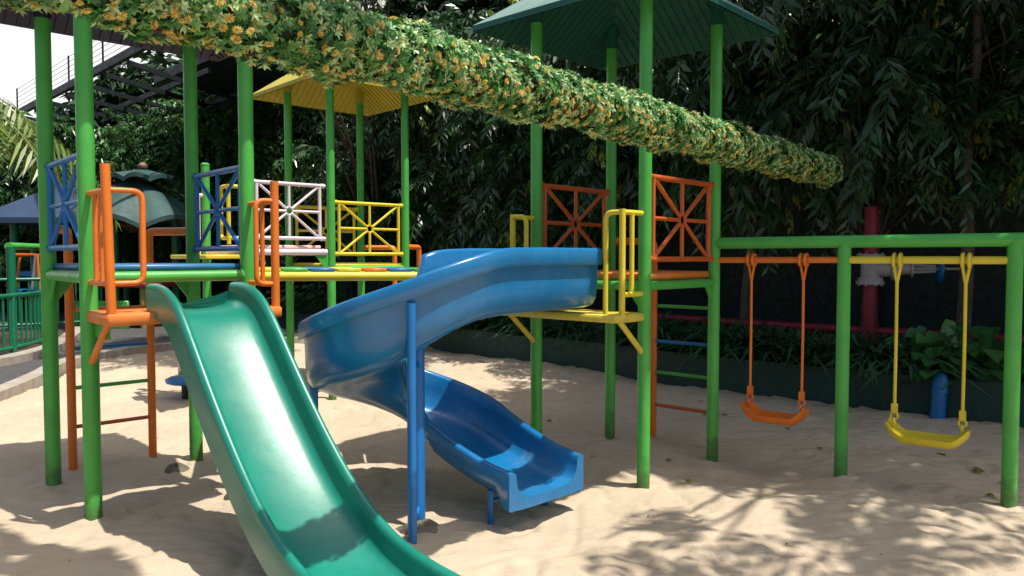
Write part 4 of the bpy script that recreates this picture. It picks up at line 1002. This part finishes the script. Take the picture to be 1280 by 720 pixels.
MB().tube([V3(ct+Vector((.1, 0, 0)), 1.8), V3(ct+Vector((.1, 0, 0)), 2.12)], .14, 12).obj('lantern', M['dark_steel'], cn)
for dx, dy, m in ((-.08, -.45, 'green_dark'), (.28, -.42, 'olive'), (-.5, .3, 'green_dark'), (.35, .4, 'green_dark')):
    MB().tube([V3(ct+Vector((dx, dy, 0)), 0), V3(ct+Vector((dx, dy, 0)), 1.7)], .05, 12).obj('post', M[m], cn)
MB().bbox(ct+Vector((-.3, -.5, .22)), (1, 0, 0), (0, 1, 0), UP, .42, .02, .2, .01).obj('side_panel', M['green'], cn)
MB().bbox(ct+Vector((0, 0, .62)), (1, 0, 0), (0, 1, 0), UP, .5, .5, .03, .01).obj('deck', M['red_pipe'], cn)
ct2 = far(92, 300, 11.6); ct2 = Vector((ct2.x, ct2.y, 0))
cn = thing('canopy_tower', 'far play tower under a low dusty blue canopy left of the green one', 'play tower', tuple(ct2))
h_ = 1.0; zc_ = 1.56; v_ = [ct2+Vector((x*h_, y*h_, zc_)) for x, y in ((-1, -.7), (1, -.7), (1, .7), (-1, .7))]; ap = ct2+UP*2.16
rf_ = MB(); rf_.add(v_+[ap]+[p-UP*.08 for p in v_], [(0, 1, 4), (1, 2, 4), (2, 3, 4), (3, 0, 4), (0, 5, 6, 1), (1, 6, 7, 2), (2, 7, 8, 3), (3, 8, 5, 0), (5, 8, 7, 6)]); rf_.obj('canopy', M['blue_canopy'], cn, angle=20)
for x, y in ((-.62, -.4), (.6, -.4), (.6, .4), (-.6, .4)): MB().tube([ct2+Vector((x, y, 0)), ct2+Vector((x, y, 1.56))], .055, 12).obj('post', M['green_dark'], cn)
MB().bbox(ct2+UP*.75, (1, 0, 0), (0, 1, 0), UP, .65, .45, .04, .01).obj('deck', M['blue'], cn)
MB().tube(fillet([ct2+Vector((.5, -.5, .75)), ct2+Vector((.5, -.5, 1.2)), ct2+Vector((.9, -.5, 1.2)), ct2+Vector((.9, -.5, .75))], .1), .04, 10).obj('guard_rail', M['orange_red'], cn)
# steel pergola, high at the left
pg = thing('steel_pergola', 'high dark steel pergola frame with thin wires against the white sky', 'pergola', (-6, 11, 0))
P1 = Vector((-8.3, 13.0, 3.4)); P2 = Vector((-4.15, 8.8, 3.4)); bd = (P2-P1).normalized()
def bar(mb, a, b, w, h):
    a, b = Vector(a), Vector(b); t = (b-a).normalized(); sd = t.cross(UP).normalized(); mb.box((a+b)/2, t, sd, sd.cross(t), (b-a).length/2, w, h); return mb
bar(MB(), P1, P2, .028, .05).obj('edge_beam', M['dark_steel'], pg, smooth=False)
bk = Vector((.5, 2.4, 0))
bar(MB(), P1+bk*.95, P2+bk*.95, .022, .035).obj('back_beam', M['dark_steel'], pg, smooth=False)
bar(MB(), P1+bk*.5, P2+bk*.5, .02, .035).obj('middle_beam', M['dark_steel'], pg, smooth=False)
n = 7
for i in range(n):
    p = P1.lerp(P2, (i+.3)/n); bar(MB(), p-UP*.09, p+bk-UP*.07, .014, .03).obj('rafter', M['dark_steel'], pg, smooth=False)
for k in range(5):
    MB().tube([P1+UP*(.12+.07*k), P2+UP*(.12+.07*k)], .0035, 5).obj('wire', M['dark_steel'], pg)
for t in (.05, .35, .68):
    p = P1.lerp(P2, t)+bk*.95; MB().tube([V3(p, -.1), V3(p, 3.5)], .06, 10).obj('pillar', M['dark_steel'], pg)
for t in (0, .25, .5, .75, 1): p = P1.lerp(P2, t); MB().tube([p, p+UP*.42], .012, 6).obj('wire_post', M['dark_steel'], pg)
MB().box(P2+Vector((.3, 2.3, .2)), bd, Vector((-bd.y, bd.x, 0)), UP, 1.2, .8, .06).obj('roof_panel', M['dark_steel'], pg, smooth=False)
# small play pieces behind tower A
p = Vector((-2.31, 5.42, 0))
dk = thing('disc_seat', 'round blue disc seat on a black foot behind the green slide', 'disc seat', tuple(p))
MB().lathe(V3(p, .10), [(.10, 0), (.135, .012), (.14, .03), (.125, .042), (.02, .036), (.001, .036)], 26).obj('seat', M['blue'], dk)
MB().tube([V3(p, -.08), V3(p, .105)], .035, 14).obj('foot', M['black'], dk)
p = Vector((-2.62, 6.35, 0))
sp = thing('stepping_stool', 'stepped stool with a yellow and a green tread on pink legs behind the green slide', 'stepping stool', tuple(p))
MB().bbox(p+Vector((0, 0, .27)), (1, 0, 0), (0, 1, 0), UP, .14, .1, .03, .012).obj('tread', M['yellow'], sp)
MB().bbox(p+Vector((.08, -.14, .05)), (1, 0, 0), (0, 1, 0), UP, .14, .09, .03, .012).obj('tread', M['green'], sp)
for x, y in ((-.11, -.07), (.11, -.07), (-.11, .08), (.11, .08)): MB().tube([p+Vector((x, y, -.1)), p+Vector((x, y, .25))], .016, 10).obj('leg', M['pink'], sp)
p = Vector((-2.9, 6.9, 0))
bo = MB(); bo.prism([(p.x-.12, p.y), (p.x+.25, p.y+.02), (p.x+.25, p.y+.08), (p.x-.12, p.y+.06)], -.05, .3)
for i in (4, 7): bo.v[i] = (bo.v[i][0], bo.v[i][1], .2)
tag(bo.obj('dark_board', M['dark_steel'], None, tuple(p)), 'dark slanted board standing behind the yellow stepped stool', 'board')
p = Vector((-3.05, 7.8, 0)); tb = thing('bench', 'small orange bench far behind the green slide', 'bench', tuple(p))
MB().bbox(p+UP*.42, (1, 0, 0), (0, 1, 0), UP, .28, .12, .035, .01).obj('seat', M['orange'], tb)
for x in (-.22, .22): MB().tube([p+Vector((x, 0, -.1)), p+Vector((x, 0, .4))], .025, 10).obj('leg', M['orange'], tb)
# ------------------------------------------------------------------ stones, fallen leaves
def rock(name, x, y, r, h, label, cat):
    n, m = 14, 7; vs = []; z0 = sz(x, y)
    for i in range(m):
        ph = math.pi*.5*i/(m-1)
        for j in range(n):
            th = 2*math.pi*j/n; k = 1+.22*math.sin(th*3+x*7)+.14*math.sin(th*5+ph*4+y)
            vs.append((x+math.cos(th)*math.cos(ph)**.6*r*k, y+math.sin(th)*math.cos(ph)**.6*r*.7*k, z0-.02+math.sin(ph)*h*(1+.2*math.sin(th*2))))
    fs = [(i*n+j, i*n+(j+1) % n, (i+1)*n+(j+1) % n, (i+1)*n+j) for i in range(m-1) for j in range(n)]
    return tag(MB().add(vs, fs).obj(name, M['rock'], None, (x, y, z0), angle=25), label, cat)
rock('rock', -1.60, 3.62, .055, .05, 'dark stone half buried at the foot of the left tower back post', 'rock')
rock('rock', -1.155, 3.19, .045, .055, 'dark stone half buried in the sand beside the green slide', 'rock')
rock('concrete_footing', -.335, 2.80, .085, .05, 'rough concrete footing around the blue slide column', 'footing')
fl = [(742, 571), (838, 573), (862, 604), (880, 508), (700, 421), (1186, 577), (1222, 594), (1240, 621), (1032, 566), (988, 540), (690, 528), (1246, 627), (600, 455), (1262, 606), (880, 519), (905, 520)]
LV = None
for i, (px, y) in enumerate(fl):
    d = 960/(y-321); x = (px-640)/960*d; s_ = (.013 if i not in (5, 6) else .025)
    if LV is None:
        P = np.zeros((3, 3)); V, F = leaf_hex(P, np.array([[1, 0, .1], [.8, .6, .2], [.7, -.7, .15]]), np.array([[0, 0, 1.]]*3), np.array([.05, .042, .04]), np.array([.022, .02, .018]), .3)
        LV = o = np_obj('fallen_leaf', V, F, [M['fallen']])
    else: o = LV.copy(); COL.objects.link(o)
    o.location = (x, d, sz(x, d)+.006); o.rotation_euler = (random.uniform(-.2, .2), random.uniform(-.3, .1), random.uniform(0, 6.28)); k = s_/.02*random.uniform(.7, 1.2); o.scale = (k, k, k)
    tag(o, 'small fallen green leaf lying on the sand', 'leaf', 'fallen leaves on the sand')

n = 170; lx = rng.uniform(-2.6, 3.2, n); ly = 2.0+rng.random(n)**1.2*5; lz = sand_z(lx, ly)+.004
az = rng.uniform(0, 2*np.pi, n); P = np.stack([lx, ly, lz], 1); Dv = np.stack([np.cos(az), np.sin(az), rng.uniform(-.05, .25, n)], 1)
tw_ = rng.random(n) < .35; V, F = leaf_quads(P, Dv, np.array([[0, 0, 1.]])+rng.normal(0, .25, (n, 3)), np.where(tw_, rng.uniform(.02, .05, n), rng.uniform(.008, .02, n)), np.where(tw_, .0022, rng.uniform(.004, .009, n)), .1)
keep = np.repeat(side_keep(lx, ly), 1); F = F[keep]; kind(np_obj('leaf_litter', V, F, [M['litter']]), 'stuff')
# ------------------------------------------------------------------ scale to metres
done = set()
for o in list(SC.objects):
    o.location = o.location*S
    if o.type == 'MESH' and o.data.name not in done:
        done.add(o.data.name); o.data.transform(Matrix.Scale(S, 4))
    if 'abs_origin' in o: del o['abs_origin']
# ------------------------------------------------------------------ camera, light
cam = bpy.data.cameras.new('camera'); co = bpy.data.objects.new('camera', cam); COL.objects.link(co)
co.location = (0, 0, S); co.rotation_euler = (R(90-2.33), 0, 0); cam.sensor_width = 36; cam.lens = 27.0; cam.clip_start = .05; cam.clip_end = 3000
SC.camera = co
SUN = Vector((.38, -.18, 1.0)).normalized()
ld = bpy.data.lights.new('sun', 'SUN'); lo = bpy.data.objects.new('sun', ld); COL.objects.link(lo)
ld.energy = 4.6; ld.angle = R(.53); ld.color = (1, .95, .86); lo.rotation_euler = SUN.to_track_quat('Z', 'Y').to_euler()
w = bpy.data.worlds.new('World'); SC.world = w; w.use_nodes = True; nt = w.node_tree
sk = nt.nodes.new('ShaderNodeTexSky'); sk.sky_type = 'NISHITA'; sk.sun_disc = False
sk.sun_elevation = math.asin(SUN.z); sk.sun_rotation = math.atan2(SUN.x, SUN.y); sk.air_density = 1.2; sk.dust_density = 4.0; sk.ozone_density = 1.0
bg = nt.nodes['Background']; bg.inputs['Strength'].default_value = .1; nt.links.new(sk.outputs[0], bg.inputs['Color'])
# bright white haze low in the sky ahead and to the left
tc = nt.nodes.new('ShaderNodeTexCoord'); b2 = nt.nodes.new('ShaderNodeBackground'); b2.inputs['Color'].default_value = (1, 1, 1, 1); b2.inputs['Strength'].default_value = .85
dp = nt.nodes.new('ShaderNodeVectorMath'); dp.operation = 'DOT_PRODUCT'; dp.inputs[1].default_value = Vector((-.5, .83, .25)).normalized()
nt.links.new(tc.outputs['Generated'], dp.inputs[0])
rm = nt.nodes.new('ShaderNodeMapRange'); rm.interpolation_type = 'SMOOTHSTEP'; rm.inputs['From Min'].default_value = .72; rm.inputs['From Max'].default_value = .9
nt.links.new(dp.outputs['Value'], rm.inputs['Value'])
ms = nt.nodes.new('ShaderNodeMixShader'); nt.links.new(rm.outputs['Result'], ms.inputs[0]); nt.links.new(bg.outputs[0], ms.inputs[1]); nt.links.new(b2.outputs[0], ms.inputs[2])
nt.links.new(ms.outputs[0], nt.nodes['World Output'].inputs['Surface'])
SC.view_settings.view_transform = 'Standard'; SC.view_settings.look = 'None'; SC.view_settings.exposure = .42; SC.view_settings.gamma = 1
SC.render.engine = 'CYCLES'; SC.cycles.max_bounces = 6; SC.cycles.diffuse_bounces = 3; SC.cycles.glossy_bounces = 3; SC.cycles.transmission_bounces = 4; SC.cycles.transparent_max_bounces = 4
SC.cycles.use_denoising = True; SC.cycles.sample_clamp_indirect = 6
